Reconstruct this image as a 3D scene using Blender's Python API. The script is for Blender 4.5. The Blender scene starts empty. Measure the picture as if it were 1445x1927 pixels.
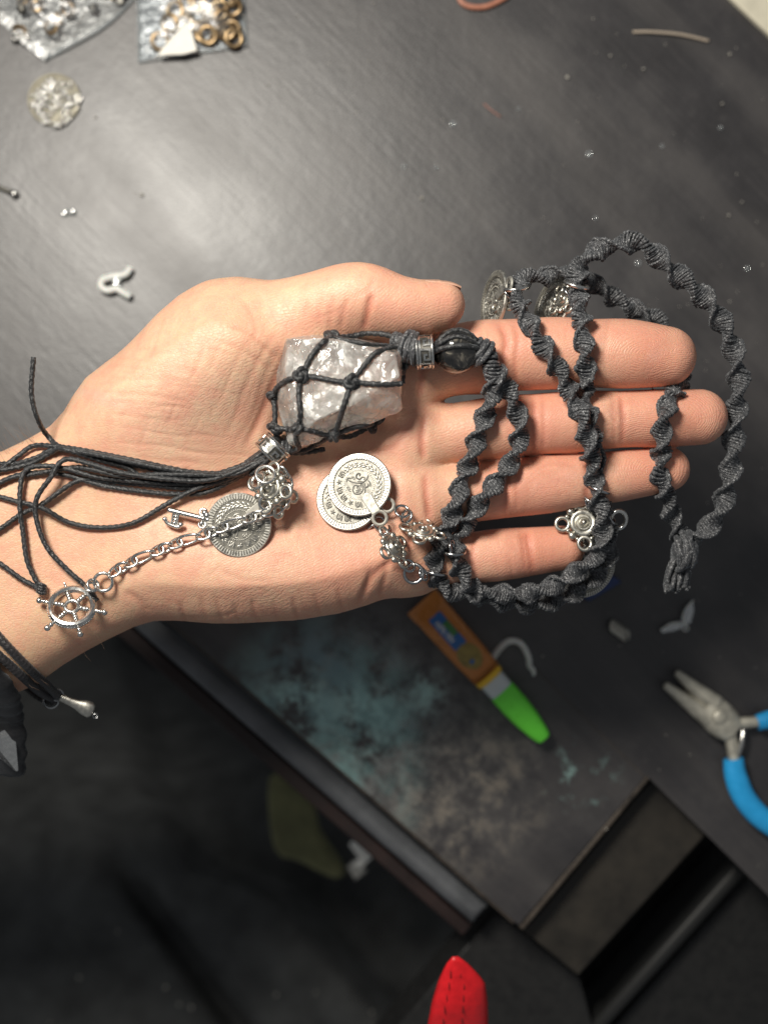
import bpy, bmesh, math, random
import numpy as np
from mathutils import Vector, Matrix, noise
from mathutils.bvhtree import BVHTree

random.seed(7)
rng = np.random.default_rng(7)
scene = bpy.context.scene
COL = scene.collection

# ------------------------------------------------------------------ camera
ZC = 0.475                       # camera height above the work table (m)
KS = 0.0001525 / 0.36            # metres per photo pixel per metre of distance
CX, CY = 722.5, 963.5
cam_data = bpy.data.cameras.new('camera')
cam = bpy.data.objects.new('camera', cam_data)
COL.objects.link(cam)
cam.location = (0, 0, ZC)
cam.rotation_euler = (0, 0, 0)
cam_data.sensor_fit = 'VERTICAL'
cam_data.sensor_height = 36.0
cam_data.lens = 36.0 / (1927 * KS)
cam_data.clip_start = 0.01
cam_data.clip_end = 20.0
cam_data.dof.use_dof = True
cam_data.dof.focus_distance = ZC - 0.116
cam_data.dof.aperture_fstop = 7.0
scene.camera = cam

# ------------------------------------------------------------------ light
world = bpy.data.worlds.new('World')
scene.world = world
world.use_nodes = True
bg = world.node_tree.nodes['Background']
bg.inputs['Color'].default_value = (0.92, 0.96, 1.0, 1)
bg.inputs['Strength'].default_value = 0.17

def area(name, loc, target, size, power, color):
    d = bpy.data.lights.new(name, 'AREA')
    d.shape = 'DISK'; d.size = size; d.energy = power; d.color = color
    o = bpy.data.objects.new(name, d); COL.objects.link(o)
    o.location = loc
    o.rotation_euler = (Vector(target) - Vector(loc)).to_track_quat('-Z', 'Y').to_euler()
    return o
area('desk_lamp_light', (-0.17, 0.235, 0.50), (-0.01, 0.0, 0.10), 0.14, 3.85, (1.0, 0.945, 0.85))

vs = scene.view_settings
vs.view_transform = 'Standard'; vs.look = 'None'; vs.exposure = 0.0; vs.gamma = 1.0
vs.use_curve_mapping = False
scene.cycles.max_bounces = 10
scene.cycles.transmission_bounces = 8
scene.cycles.transparent_max_bounces = 12
scene.cycles.sample_clamp_indirect = 6.0

# ------------------------------------------------------------------ helpers
def sc(z):
    return (ZC - z) * KS
def PX(px, py, z):
    s = sc(z)
    return Vector(((px - CX) * s, (CY - py) * s, z))

def tag(o, label=None, cat=None, group=None, kind=None):
    if label: o['label'] = label
    if cat: o['category'] = cat
    if group: o['group'] = group
    if kind: o['kind'] = kind
    return o

def empty(name, loc=(0, 0, 0), parent=None):
    o = bpy.data.objects.new(name, None)
    o.empty_display_size = 0.005
    COL.objects.link(o); o.location = loc
    if parent: o.parent = parent
    return o

class MB:
    """collects geometry for one mesh"""
    def __init__(s):
        s.v = []; s.f = []; s.n = 0; s.mi = []; s.cur = 0
    def add(s, v, f):
        v = np.asarray(v, dtype=float).reshape(-1, 3)
        s.v.append(v)
        for q in f:
            s.f.append(tuple(int(i) + s.n for i in q)); s.mi.append(s.cur)
        s.n += len(v)
        return s
    def mesh(s, name, mats, smooth=True, sharp=None):
        me = bpy.data.meshes.new(name)
        V = np.concatenate(s.v) if s.v else np.zeros((0, 3))
        me.from_pydata(V.tolist(), [], s.f)
        if not isinstance(mats, (list, tuple)): mats = [mats]
        for m in mats: me.materials.append(m)
        me.polygons.foreach_set('material_index', s.mi)
        me.polygons.foreach_set('use_smooth', [smooth and len(q) <= 4 for q in s.f])
        me.update()
        if sharp and smooth:
            me.set_sharp_from_angle(angle=math.radians(sharp))
        return me
    def build(s, name, mats, parent=None, smooth=True, sharp=40, loc=None):
        me = s.mesh(name, mats, smooth, sharp)
        o = bpy.data.objects.new(name, me); COL.objects.link(o)
        if parent: o.parent = parent
        if loc is not None: o.location = loc
        return o

def obj_from(me, name, parent=None, mat=None):
    o = bpy.data.objects.new(name, me); COL.objects.link(o)
    if parent: o.parent = parent
    if mat is not None: o.matrix_local = mat
    return o

def resample(pts, step, closed=False):
    """centripetal-ish Catmull-Rom through pts, resampled at even arc length"""
    P = np.asarray(pts, dtype=float)
    n = len(P)
    if closed: ext = np.concatenate([P[-1:], P, P[:2]])
    else: ext = np.concatenate([2 * P[:1] - P[1:2], P, 2 * P[-1:] - P[-2:-1]])
    out = []
    segs = n if closed else n - 1
    t = np.linspace(0, 1, 24, endpoint=False)[:, None]
    for i in range(segs):
        p0, p1, p2, p3 = ext[i], ext[i + 1], ext[i + 2], ext[i + 3]
        out.append(0.5 * ((2 * p1) + (-p0 + p2) * t + (2 * p0 - 5 * p1 + 4 * p2 - p3) * t ** 2 + (-p0 + 3 * p1 - 3 * p2 + p3) * t ** 3))
    out.append(P[:1] if closed else P[-1:])
    D = np.concatenate(out)
    L = np.concatenate([[0], np.cumsum(np.linalg.norm(np.diff(D, axis=0), axis=1))])
    m = max(3, int(round(L[-1] / step)) + 1)
    s = np.linspace(0, L[-1], m)
    R = np.stack([np.interp(s, L, D[:, k]) for k in range(3)], axis=1)
    if closed: R = R[:-1]
    return R

def frames(R, up=(0, 0, 1), closed=False):
    if closed: T = np.roll(R, -1, 0) - np.roll(R, 1, 0)
    else: T = np.gradient(R, axis=0)
    T /= np.linalg.norm(T, axis=1)[:, None] + 1e-12
    N = np.zeros_like(R)
    n = np.array(up, float)
    for i in range(len(R)):
        n = n - T[i] * np.dot(n, T[i])
        l = np.linalg.norm(n)
        if l < 1e-6:
            n = np.cross(T[i], [1.0, 0.3, 0.2]); l = np.linalg.norm(n)
        n = n / l
        N[i] = n
    B = np.cross(T, N)
    return T, N, B

def tube(R, rad, seg=10, closed=False, up=(0, 0, 1), braid=0.0, cap=True, squash=None):
    """tube along R (already dense); rad scalar or per-point; braid > 0 adds plaited lumps"""
    R = np.asarray(R, float); m = len(R)
    T, N, B = frames(R, up, closed)
    rad = np.broadcast_to(np.asarray(rad, float), (m,))
    a = np.arange(seg) * 2 * np.pi / seg
    rr = rad[:, None] * np.ones((m, seg))
    if braid > 0:
        L = np.concatenate([[0], np.cumsum(np.linalg.norm(np.diff(R, axis=0), axis=1))])
        ph = L[:, None] / 0.0019 * 2 * np.pi
        rr = rr * (1 + braid * (np.abs(np.sin(ph / 2 + a[None, :])) + np.abs(np.sin(ph / 2 - a[None, :] * 1.0)) - 1.0))
    c, s_ = np.cos(a)[None, :, None], np.sin(a)[None, :, None]
    k = 1.0 if squash is None else squash
    V = R[:, None, :] + rr[:, :, None] * (c * N[:, None, :] * k + s_ * B[:, None, :])
    V = V.reshape(-1, 3)
    F = []
    rows = m if closed else m - 1
    for i in range(rows):
        i2 = (i + 1) % m
        for j in range(seg):
            j2 = (j + 1) % seg
            F.append((i * seg + j, i * seg + j2, i2 * seg + j2, i2 * seg + j))
    if not closed and cap:
        F.append(tuple(range(seg))[::-1]); F.append(tuple((m - 1) * seg + j for j in range(seg)))
    return V, F

def torus(R0, r, n=28, k=8, sx=1.0, sy=1.0):
    a = np.arange(n) * 2 * np.pi / n
    P = np.stack([R0 * sx * np.cos(a), R0 * sy * np.sin(a), 0 * a], 1)
    return tube(P, r, k, closed=True, up=(0, 0, 1))

def sphere(c, r, nu=12, nv=8, s=(1, 1, 1)):
    V = [(0, 0, 1)]; F = []
    for i in range(1, nv):
        t = math.pi * i / nv
        for j in range(nu):
            p = 2 * math.pi * j / nu
            V.append((math.sin(t) * math.cos(p), math.sin(t) * math.sin(p), math.cos(t)))
    V.append((0, 0, -1))
    for j in range(nu): F.append((0, 1 + j, 1 + (j + 1) % nu))
    for i in range(nv - 2):
        for j in range(nu):
            a = 1 + i * nu + j; b = 1 + i * nu + (j + 1) % nu
            F.append((a, a + nu, b + nu, b))
    e = len(V) - 1; o = 1 + (nv - 2) * nu
    for j in range(nu): F.append((e, o + (j + 1) % nu, o + j))
    V = np.array(V) * r * np.array(s) + np.array(c)
    return V, F

def lathe(prof, n=40):
    """prof: list of (radius, z)"""
    V = []; F = []
    m = len(prof)
    for r, z in prof:
        for j in range(n):
            p = 2 * math.pi * j / n
            V.append((r * math.cos(p), r * math.sin(p), z))
    for i in range(m - 1):
        for j in range(n):
            j2 = (j + 1) % n
            F.append((i * n + j, i * n + j2, (i + 1) * n + j2, (i + 1) * n + j))
    return np.array(V), F

def prism(poly, z0, z1, bevel=0.0):
    """poly: xy list (counter-clockwise); closed prism with a bevelled top edge"""
    P = np.array([(p[0], p[1]) for p in poly], float)
    a = 0.5 * np.sum(P[:, 0] * np.roll(P[:, 1], -1) - np.roll(P[:, 0], -1) * P[:, 1])
    if a < 0: P = P[::-1]
    n = len(P)
    rings = [(P, z0)]
    if bevel > 0:
        d = np.roll(P, -1, 0) - P; d /= np.linalg.norm(d, axis=1)[:, None]
        nrm = np.stack([-d[:, 1], d[:, 0]], 1)
        mi = nrm + np.roll(nrm, 1, 0)
        mi /= np.maximum(0.35, np.sum(mi * nrm, 1))[:, None]
        for t in (0, 0.35, 0.7, 1.0):
            rings.append((P + mi * bevel * (1 - math.cos(t * math.pi / 2)), z1 - bevel * (1 - math.sin(t * math.pi / 2))))
    else:
        rings.append((P, z1))
    V = []; F = []
    for Q, z in rings: V += [(q[0], q[1], z) for q in Q]
    for i in range(len(rings) - 1):
        for j in range(n):
            j2 = (j + 1) % n
            F.append((i * n + j, i * n + j2, (i + 1) * n + j2, (i + 1) * n + j))
    k = len(V)
    V += V[:n] + V[(len(rings) - 1) * n:len(rings) * n]      # caps on their own vertices keep flat normals
    F.append(tuple(k + j for j in range(n))[::-1])
    F.append(tuple(k + n + j for j in range(n)))
    return np.array(V), F

def box(c, s):
    x, y, z = s[0] / 2, s[1] / 2, s[2] / 2
    V = np.array([(-x, -y, -z), (x, -y, -z), (x, y, -z), (-x, y, -z), (-x, -y, z), (x, -y, z), (x, y, z), (-x, y, z)]) + np.array(c)
    F = [(3, 2, 1, 0), (4, 5, 6, 7), (0, 1, 5, 4), (1, 2, 6, 5), (2, 3, 7, 6), (3, 0, 4, 7)]
    return V, F

def xf(M, vf):
    V, F = vf
    A = np.array(M)
    return V @ A[:3, :3].T + A[:3, 3], F

def basis(origin, x, z):
    """matrix with local x near x and local z along z"""
    z = Vector(z).normalized(); x = Vector(x)
    x = (x - z * x.dot(z)).normalized(); y = z.cross(x)
    M = Matrix.Identity(4)
    for i in range(3):
        M[i][0] = x[i]; M[i][1] = y[i]; M[i][2] = z[i]; M[i][3] = origin[i]
    return M

# ------------------------------------------------------------------ materials
class NT:
    def __init__(s, name):
        s.m = bpy.data.materials.new(name); s.m.use_nodes = True
        s.t = s.m.node_tree; s.b = s.t.nodes['Principled BSDF']; s.out = s.t.nodes['Material Output']
    def n(s, typ, **kw):
        x = s.t.nodes.new(typ)
        for k, v in kw.items():
            if k in x.inputs: x.inputs[k].default_value = v
            else: setattr(x, k, v)
        return x
    def l(s, a, b): s.t.links.new(a, b)
    def set(s, **kw):
        for k, v in kw.items(): s.b.inputs[k.replace('_', ' ')].default_value = v
        return s
    def coords(s, scale=(1, 1, 1), rot=(0, 0, 0), kind='POINT'):
        tc = s.n('ShaderNodeTexCoord'); mp = s.n('ShaderNodeMapping')
        mp.vector_type = kind; mp.inputs['Scale'].default_value = scale; mp.inputs['Rotation'].default_value = rot
        s.l(tc.outputs['Object'], mp.inputs['Vector'])
        return mp.outputs['Vector']
    def noise(s, vec, scale, detail=4, rough=0.55, dist=0.0):
        x = s.n('ShaderNodeTexNoise'); x.inputs['Scale'].default_value = scale
        x.inputs['Detail'].default_value = detail; x.inputs['Roughness'].default_value = rough
        x.inputs['Distortion'].default_value = dist
        s.l(vec, x.inputs['Vector']); return x.outputs['Fac']
    def ramp(s, fac, stops, interp='LINEAR'):
        r = s.n('ShaderNodeValToRGB'); r.color_ramp.interpolation = interp
        e = r.color_ramp.elements
        while len(e) < len(stops): e.new(0.5)
        for i, (p, c) in enumerate(stops):
            e[i].position = p
            e[i].color = (c, c, c, 1) if isinstance(c, (int, float)) else tuple(c) + (1,)
        s.l(fac, r.inputs['Fac']); return r.outputs['Color']
    def mix(s, fac, a, b, mode='MIX'):
        x = s.n('ShaderNodeMix'); x.data_type = 'RGBA'; x.blend_type = mode
        for sock, val in ((x.inputs[0], fac), (x.inputs[6], a), (x.inputs[7], b)):
            if isinstance(val, (int, float)): sock.default_value = val
            elif isinstance(val, tuple): sock.default_value = val + (1,) if len(val) == 3 else val
            else: s.l(val, sock)
        return x.outputs[2]
    def math(s, op, a, b=0.0, c=0.0):
        x = s.n('ShaderNodeMath'); x.operation = op
        for i, v in enumerate((a, b, c)):
            if isinstance(v, (int, float)): x.inputs[i].default_value = v
            else: s.l(v, x.inputs[i])
        return x.outputs[0]
    def bump(s, h, strength, dist, prev=None):
        x = s.n('ShaderNodeBump'); x.inputs['Strength'].default_value = strength; x.inputs['Distance'].default_value = dist
        s.l(h, x.inputs['Height'])
        if prev is not None: s.l(prev, x.inputs['Normal'])
        return x.outputs['Normal']
    def to(s, sock, name): s.l(sock, s.b.inputs[name])

def simple(name, col, rough=0.5, metal=0.0, var=0.0, vscale=300, bump=0.0, bscale=800, bdist=0.0002, spec=0.5, **kw):
    m = NT(name)
    m.set(Roughness=rough, Metallic=metal)
    m.b.inputs['Specular IOR Level'].default_value = spec
    m.b.inputs['Base Color'].default_value = tuple(col) + (1,)
    for k, v in kw.items(): m.b.inputs[k.replace('_', ' ')].default_value = v
    if var or bump:
        vec = m.coords()
    if var:
        f = m.noise(vec, vscale, 5, 0.6)
        lo = tuple(c * (1 - var) for c in col); hi = tuple(min(1, c * (1 + var)) for c in col)
        m.to(m.ramp(f, [(0.3, lo), (0.7, hi)]), 'Base Color')
        m.to(m.ramp(f, [(0.3, max(0.02, rough - 0.12)), (0.7, min(1, rough + 0.12))]), 'Roughness')
    if bump:
        m.to(m.bump(m.noise(vec, bscale, 4, 0.6), bump, bdist), 'Normal')
    return m.m
# ------------------------------------------------------------------ setting materials
def table_material(name, stains):
    m = NT(name)
    g = m.coords((1, 1, 1), (0, 0, math.radians(42)))
    gs = m.coords((1 / 30, 1 / 700, 1 / 30), (0, 0, math.radians(-45)), 'TEXTURE')
    dirt = m.noise(g, 22, 6, 0.62)
    fine = m.noise(g, 160, 5, 0.65)
    grain = m.noise(gs, 1.0, 4, 0.6)
    broad = m.n('ShaderNodeTexNoise'); broad.inputs['Scale'].default_value = 1.0; broad.inputs['Detail'].default_value = 4
    m.l(m.coords((1 / 7, 1 / 45, 1 / 7), (0, 0, math.radians(-45)), 'TEXTURE'), broad.inputs['Vector'])
    base = m.ramp(dirt, [(0.25, (0.013, 0.012, 0.013)), (0.5, (0.026, 0.024, 0.026)), (0.75, (0.056, 0.052, 0.052))])
    base = m.mix(m.ramp(broad.outputs['Fac'], [(0.45, 0.0), (0.70, 0.75)]), base, (0.058, 0.053, 0.052))
    base = m.mix(m.ramp(grain, [(0.55, 0.0), (0.80, 0.26)]), base, (0.095, 0.086, 0.084))
    base = m.mix(m.ramp(fine, [(0.60, 0.0), (0.85, 0.35)]), base, (0.11, 0.105, 0.10))
    if stains:
        def blob(px, py, r):
            c = PX(px, py, 0)
            vd = m.n('ShaderNodeVectorMath'); vd.operation = 'DISTANCE'
            tc = m.n('ShaderNodeTexCoord'); m.l(tc.outputs['Object'], vd.inputs[0])
            vd.inputs[1].default_value = (c.x, c.y, -0.004)
            return m.ramp(m.math('DIVIDE', vd.outputs['Value'], r * sc(0)), [(0.35, 1.0), (1.0, 0.0)])
        n1 = m.noise(g, 45, 7, 0.7, 0.3)
        n2 = m.noise(g, 95, 7, 0.75, 0.2)
        # pale glue and dust film
        a = m.math('MULTIPLY', blob(780, 1420, 300), m.ramp(n2, [(0.40, 0.0), (0.62, 0.60)]))
        base = m.mix(a, base, (0.19, 0.185, 0.175))
        a = m.math('MULTIPLY', blob(880, 1500, 170), m.ramp(n2, [(0.48, 0.0), (0.66, 0.5)]))
        base = m.mix(a, base, (0.27, 0.22, 0.16))
        a = m.math('MULTIPLY', blob(640, 1345, 230), m.ramp(n2, [(0.42, 0.0), (0.66, 0.55)]))
        base = m.mix(a, base, (0.30, 0.34, 0.34))
        # turquoise paint
        for (x, y, r, lo, amt) in ((590, 1330, 200, 0.42, 0.6), (690, 1350, 150, 0.44, 0.6), (560, 1330, 92, 0.44, 0.8), (685, 1350, 92, 0.45, 0.85), (800, 1302, 60, 0.47, 0.6), (640, 1450, 190, 0.52, 0.45), (1090, 1465, 95, 0.56, 0.6)):
            a = m.math('MULTIPLY', blob(x, y, r), m.ramp(n2 if r < 100 else n1, [(lo, 0.0), (lo + 0.14, amt)]))
            base = m.mix(a, base, (0.42, 0.70, 0.66) if r < 100 else (0.24, 0.44, 0.43))
        a = m.math('MULTIPLY', blob(590, 1270, 120), m.ramp(n1, [(0.42, 0.0), (0.65, 0.5)]))
        base = m.mix(a, base, (0.05, 0.06, 0.14))
    m.to(base, 'Base Color')
    m.to(m.ramp(m.mix(0.5, dirt, broad.outputs['Fac']), [(0.3, 0.36), (0.7, 0.50)]), 'Roughness')
    m.b.inputs['Specular IOR Level'].default_value = 0.75
    n = m.bump(fine, 0.25, 0.0006)
    n = m.bump(grain, 0.18, 0.0004, n)
    m.to(n, 'Normal')
    return m.m
M_table = table_material('worn_black_table_paint', False)
M_leaf = table_material('stained_black_leaf_paint', True)
M_edge = simple('worn_table_edge', (0.060, 0.048, 0.038), 0.6, var=0.6, vscale=220, bump=0.5)
M_rail = simple('grey_rail_paint', (0.095, 0.10, 0.108), 0.45, var=0.35, vscale=60, bump=0.2, bscale=300)
M_redwood = simple('dark_red_wood', (0.014, 0.005, 0.004), 0.6, var=0.4, vscale=80)
M_plank = simple('old_brown_plank', (0.017, 0.014, 0.010), 0.6, var=0.55, vscale=70, bump=0.5, bscale=260)
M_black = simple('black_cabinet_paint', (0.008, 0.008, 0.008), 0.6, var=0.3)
M_floor = simple('dark_floor', (0.012, 0.012, 0.012), 0.85, var=0.4, vscale=30)
M_pad = simple('charcoal_canvas', (0.052, 0.054, 0.054), 0.95, var=0.45, vscale=45, bump=0.6, bscale=1500)
M_olive = simple('olive_cloth', (0.17, 0.17, 0.085), 0.9, var=0.3, vscale=90, bump=0.4)

def poly_px(pts, z):
    return [PX(x, y, z) for x, y in pts]
def seam(x): return 262 + 0.985 * x
def front(x): return 890 + 0.875 * x

def slab(name, pts, ztop, thick, mat, bevel=0.0, parent=None, kind='structure'):
    mb = MB().add(*prism(poly_px(pts, ztop), ztop - thick, ztop, bevel))
    o = mb.build(name, mat, parent, smooth=bevel > 0, sharp=35)
    if kind and not parent: o['kind'] = kind
    return o

slab('table', [(-700, seam(-700)), (1405, seam(1405)), (1900, seam(1900)), (1900, -900), (-700, -900)], 0.0, 0.022, M_table, 0.00004)
leaf = slab('table_leaf', [(-700, seam(-700) - 2), (1216, seam(1216) - 2), (976, 1741), (-700, front(-700))], -0.00025, 0.012, M_leaf, 0.00004)
# worn lip along the end of the leaf
def bar(name, a, b, z, w, h, mat, parent=None, bevel=0.0008, kind='structure'):
    A = PX(*a, z); B = PX(*b, z)
    d = (B - A).normalized(); n = Vector((-d.y, d.x, 0)) * w / 2
    mb = MB().add(*prism([A - n, B - n, B + n, A + n], z - h, z, bevel))
    o = mb.build(name, mat, parent, sharp=35)
    if kind and not parent: o['kind'] = kind
    return o
bar('end_lip', (1222, 1458), (980, 1748), -0.0008, 0.0022, 0.006, M_edge, leaf)
bar('front_lip', (-300, front(-300)), (968, front(968)), -0.0020, 0.0016, 0.006, M_edge, leaf)
bar('seam_batten', (1004, seam(1004) + 6), (1214, seam(1214) + 6), -0.0002, 0.0012, 0.004, M_edge, leaf)
# grey rounded rail below the front of the leaf, red wood under it
bar('front_rail', (-500, front(-500) + 44), (905, front(905) + 44), -0.012, 0.0095, 0.016, M_rail, bevel=0.0042)
bar('rail_underside', (-500, front(-500) + 92), (880, front(880) + 92), -0.022, 0.006, 0.02, M_redwood, bevel=0.001)
slab('end_plank', [(1226, 1462), (1338, 1562), (1088, 1838), (984, 1752)], -0.012, 0.014, M_plank, 0.0012)
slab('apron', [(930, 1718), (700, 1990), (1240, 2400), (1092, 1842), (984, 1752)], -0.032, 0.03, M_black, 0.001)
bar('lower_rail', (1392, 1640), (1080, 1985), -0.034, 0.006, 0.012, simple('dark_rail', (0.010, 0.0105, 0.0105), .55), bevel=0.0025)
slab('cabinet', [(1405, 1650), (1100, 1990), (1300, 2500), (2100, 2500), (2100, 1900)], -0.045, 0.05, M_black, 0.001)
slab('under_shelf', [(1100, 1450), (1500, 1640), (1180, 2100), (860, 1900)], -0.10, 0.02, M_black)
fl = slab('floor', [(-1500, -1200), (2800, -1200), (2800, 3200), (-1500, 3200)], -0.52, 0.02, M_floor)
# ------------------------------------------------------------------ the hand
VOX = 0.00062
def build_hand():
    x0, x1 = PX(-830, 0, 0.1).x, PX(1440, 0, 0.1).x
    y0, y1 = PX(0, 1500, 0.1).y, PX(0, 440, 0.1).y
    z0, z1 = 0.066, 0.146
    xs = np.arange(x0, x1, VOX); ys = np.arange(y0, y1, VOX); zs = np.arange(z0, z1, VOX)
    nx, ny, nz = len(xs), len(ys), len(zs)
    X = xs[:, None, None].astype(np.float32); Y = ys[None, :, None].astype(np.float32); Z = zs[None, None, :].astype(np.float32)

    def chain(vol, pts, pad=0.014):
        P = [(PX(a, b, z), r * sc(z)) for a, b, z, r in pts]
        # denser interpolation of centres and radii
        C = np.array([[*p, r] for p, r in P])
        t = np.arange(len(C)); tt = np.linspace(0, len(C) - 1, (len(C) - 1) * 5 + 1)
        def cr(k):
            e = np.concatenate([[2 * C[0, k] - C[1, k]], C[:, k], [2 * C[-1, k] - C[-2, k]]])
            o = []
            for q in tt:
                i = min(int(q), len(C) - 2); u = q - i
                a, b, c, d = e[i], e[i + 1], e[i + 2], e[i + 3]
                o.append(0.5 * (2 * b + (c - a) * u + (2 * a - 5 * b + 4 * c - d) * u * u + (3 * b - a - 3 * c + d) * u ** 3))
            return np.array(o)
        D = np.stack([cr(k) for k in range(4)], 1)
        for i in range(len(D) - 1):
            a, b = D[i], D[i + 1]
            lo = np.minimum(a[:3] - a[3], b[:3] - b[3]) - pad; hi = np.maximum(a[:3] + a[3], b[:3] + b[3]) + pad
            i0, i1 = np.searchsorted(xs, [lo[0], hi[0]]); j0, j1 = np.searchsorted(ys, [lo[1], hi[1]]); k0, k1 = np.searchsorted(zs, [lo[2], hi[2]])
            if i1 <= i0 or j1 <= j0 or k1 <= k0: continue
            px, py, pz = X[i0:i1] - np.float32(a[0]), Y[:, j0:j1] - np.float32(a[1]), Z[:, :, k0:k1] - np.float32(a[2])
            d = (b[:3] - a[:3]).astype(np.float32); dd = float(d @ d) + 1e-12
            h = np.clip((px * d[0] + py * d[1] + pz * d[2]) / np.float32(dd), 0, 1)
            q = np.sqrt((px - d[0] * h) ** 2 + (py - d[1] * h) ** 2 + (pz - d[2] * h) ** 2) - (np.float32(a[3]) + h * np.float32(b[3] - a[3]))
            sub = vol[i0:i1, j0:j1, k0:k1]
            np.minimum(sub, q, out=sub)
    BIG = np.float32(0.03)
    fing = np.full((nx, ny, nz), BIG, np.float32)
    chain(fing, [(760, 694, .1025, 66), (860, 677, .1035, 67), (910, 672, .104, 70), (950, 669, .1045, 67.5), (1040, 665, .1055, 68), (1115, 665, .106, 64.5), (1180, 666, .1065, 65), (1252, 671, .1065, 56.5)])
    chain(fing, [(760, 828, .1015, 52), (870, 814, .102, 57.5), (950, 803, .1025, 59.5), (1003, 799, .1025, 57.5), (1090, 793, .103, 58), (1168, 789, .103, 53.5), (1240, 787, .1028, 54.5), (1315, 785, .1022, 52.5)])
    chain(fing, [(765, 940, .1005, 54), (860, 928, .101, 58), (952, 919, .1012, 55.5), (1030, 911, .1013, 55), (1103, 903, .1012, 49.5), (1170, 895, .1008, 48), (1255, 883, .1, 42)])
    chain(fing, [(770, 1066, .0985, 48), (840, 1054, .099, 50), (893, 1049, .099, 48.5), (940, 1044, .0985, 49.5), (996, 1038, .098, 46), (1058, 1031, .097, 42)])
    thumb = np.full((nx, ny, nz), BIG, np.float32)
    chain(thumb, [(400, 665, .1055, 92), (440, 640, .107, 98), (520, 607, .1105, 73), (600, 579, .1145, 68), (675, 560, .1175, 66), (745, 572, .119, 54.5), (790, 576, .1185, 49.5), (829, 574, .1175, 46)], pad=0.018)

    # palm and forearm: rounded extrusion of the outline
    poly = [(-800, 930), (-430, 905), (-200, 885), (0, 848), (50, 824), (92, 800), (118, 772), (136, 742), (160, 709), (200, 679), (250, 645), (300, 612), (350, 578), (400, 556), (450, 556), (520, 585), (600, 618), (680, 636), (760, 640),
            (800, 660), (812, 760), (815, 880), (822, 985), (815, 1040), (790, 1108), (740, 1119), (690, 1139), (640, 1154), (560, 1167), (450, 1173), (400, 1173), (330, 1168), (290, 1169), (250, 1181), (200, 1205), (160, 1226), (110, 1256), (60, 1293), (0, 1318), (-200, 1362), (-430, 1400), (-800, 1450)]
    ZM = 0.1005
    # smooth the outline a little
    Q = np.array([[PX(a, b, ZM).x, PX(a, b, ZM).y] for a, b in poly])
    GX, GY = np.meshgrid(xs, ys, indexing='ij')
    d2 = np.full(GX.shape, 1e9); inside = np.zeros(GX.shape, bool)
    for i in range(len(Q)):
        a = Q[i]; b = Q[(i + 1) % len(Q)]
        e = b - a; wx = GX - a[0]; wy = GY - a[1]
        t = np.clip((wx * e[0] + wy * e[1]) / (e @ e), 0, 1)
        d2 = np.minimum(d2, (wx - e[0] * t) ** 2 + (wy - e[1] * t) ** 2)
        c = ((a[1] <= GY) & (b[1] > GY)) | ((b[1] <= GY) & (a[1] > GY))
        with np.errstate(divide='ignore', invalid='ignore'):
            xi = a[0] + (GY - a[1]) / (b[1] - a[1] + 1e-20) * e[0]
        inside ^= c & (GX < xi)
    d2 = np.sqrt(d2); d2[inside] *= -1
    pxg = GX / sc(ZM) + CX; pyg = CY - GY / sc(ZM)
    def sm(a, b, v):
        t = np.clip((v - a) / (b - a), 0, 1); return t * t * (3 - 2 * t)
    hh = 0.0125 + 0.0060 * (1 - sm(80, 420, pxg)) - 0.002 * sm(640, 800, pxg)
    zm = ZM - 0.0045 * (1 - sm(80, 420, pxg)) + 0.001 * sm(640, 800, pxg)
    def G(x, y, sx, sy, rot=0):
        c, s = math.cos(math.radians(rot)), math.sin(math.radians(rot))
        dx, dy = pxg - x, pyg - y
        u = (dx * c + dy * s) / sx; v = (-dx * s + dy * c) / sy
        return np.exp(-0.5 * (u * u + v * v))
    top = (0.0105 * G(340, 730, 150, 85, -32) + 0.0045 * G(500, 650, 110, 60, -28) + 0.0065 * G(480, 1060, 190, 70, 5) - 0.0065 * G(640, 830, 95, 110, 0)
           - 0.003 * G(490, 900, 90, 45, -25) + 0.0018 * G(765, 700, 45, 45) + 0.0016 * G(768, 820, 42, 40) + 0.0016 * G(768, 930, 42, 38) + 0.002 * G(740, 1040, 60, 45)
           - 0.0035 * G(165, 960, 60, 150, 0) - 0.002 * G(790, 880, 16, 200))
    d2f = d2.astype(np.float32)[:, :, None]; hf = hh.astype(np.float32)[:, :, None]
    zmf = zm.astype(np.float32)[:, :, None]; tf = top.astype(np.float32)[:, :, None]
    dz = Z - zmf
    # the raised or hollowed palm: stretch the upper half
    up = np.clip(dz / hf, 0, 1.6)
    dzz = dz - tf * np.clip(up * 1.2, 0, 1) * np.clip(-d2f / np.float32(0.012), 0, 1)
    palm = np.sqrt(np.maximum(d2f + hf, 0) ** 2 + dzz ** 2) - hf
    del dz, up, dzz
    def smin(a, b, k):
        h = np.clip(k - np.abs(a - b), 0, None) / np.float32(k)
        return np.minimum(a, b) - h * h * np.float32(k * 0.25)
    vol = np.minimum(smin(palm, fing, 0.0075), smin(palm, thumb, 0.017))
    del palm, fing, thumb

    # ---- surface nets
    neg = vol < 0
    cs = np.zeros((nx - 1, ny - 1, nz - 1), np.uint8)
    corners = [(i, j, k) for i in (0, 1) for j in (0, 1) for k in (0, 1)]
    for i, j, k in corners: cs += neg[i:nx - 1 + i, j:ny - 1 + j, k:nz - 1 + k]
    act = (cs > 0) & (cs < 8)
    I = np.argwhere(act)
    idx = np.full(act.shape, -1, np.int32); idx[act] = np.arange(len(I))
    acc = np.zeros((len(I), 3)); cnt = np.zeros(len(I))
    vals = {c: vol[I[:, 0] + c[0], I[:, 1] + c[1], I[:, 2] + c[2]] for c in corners}
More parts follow.
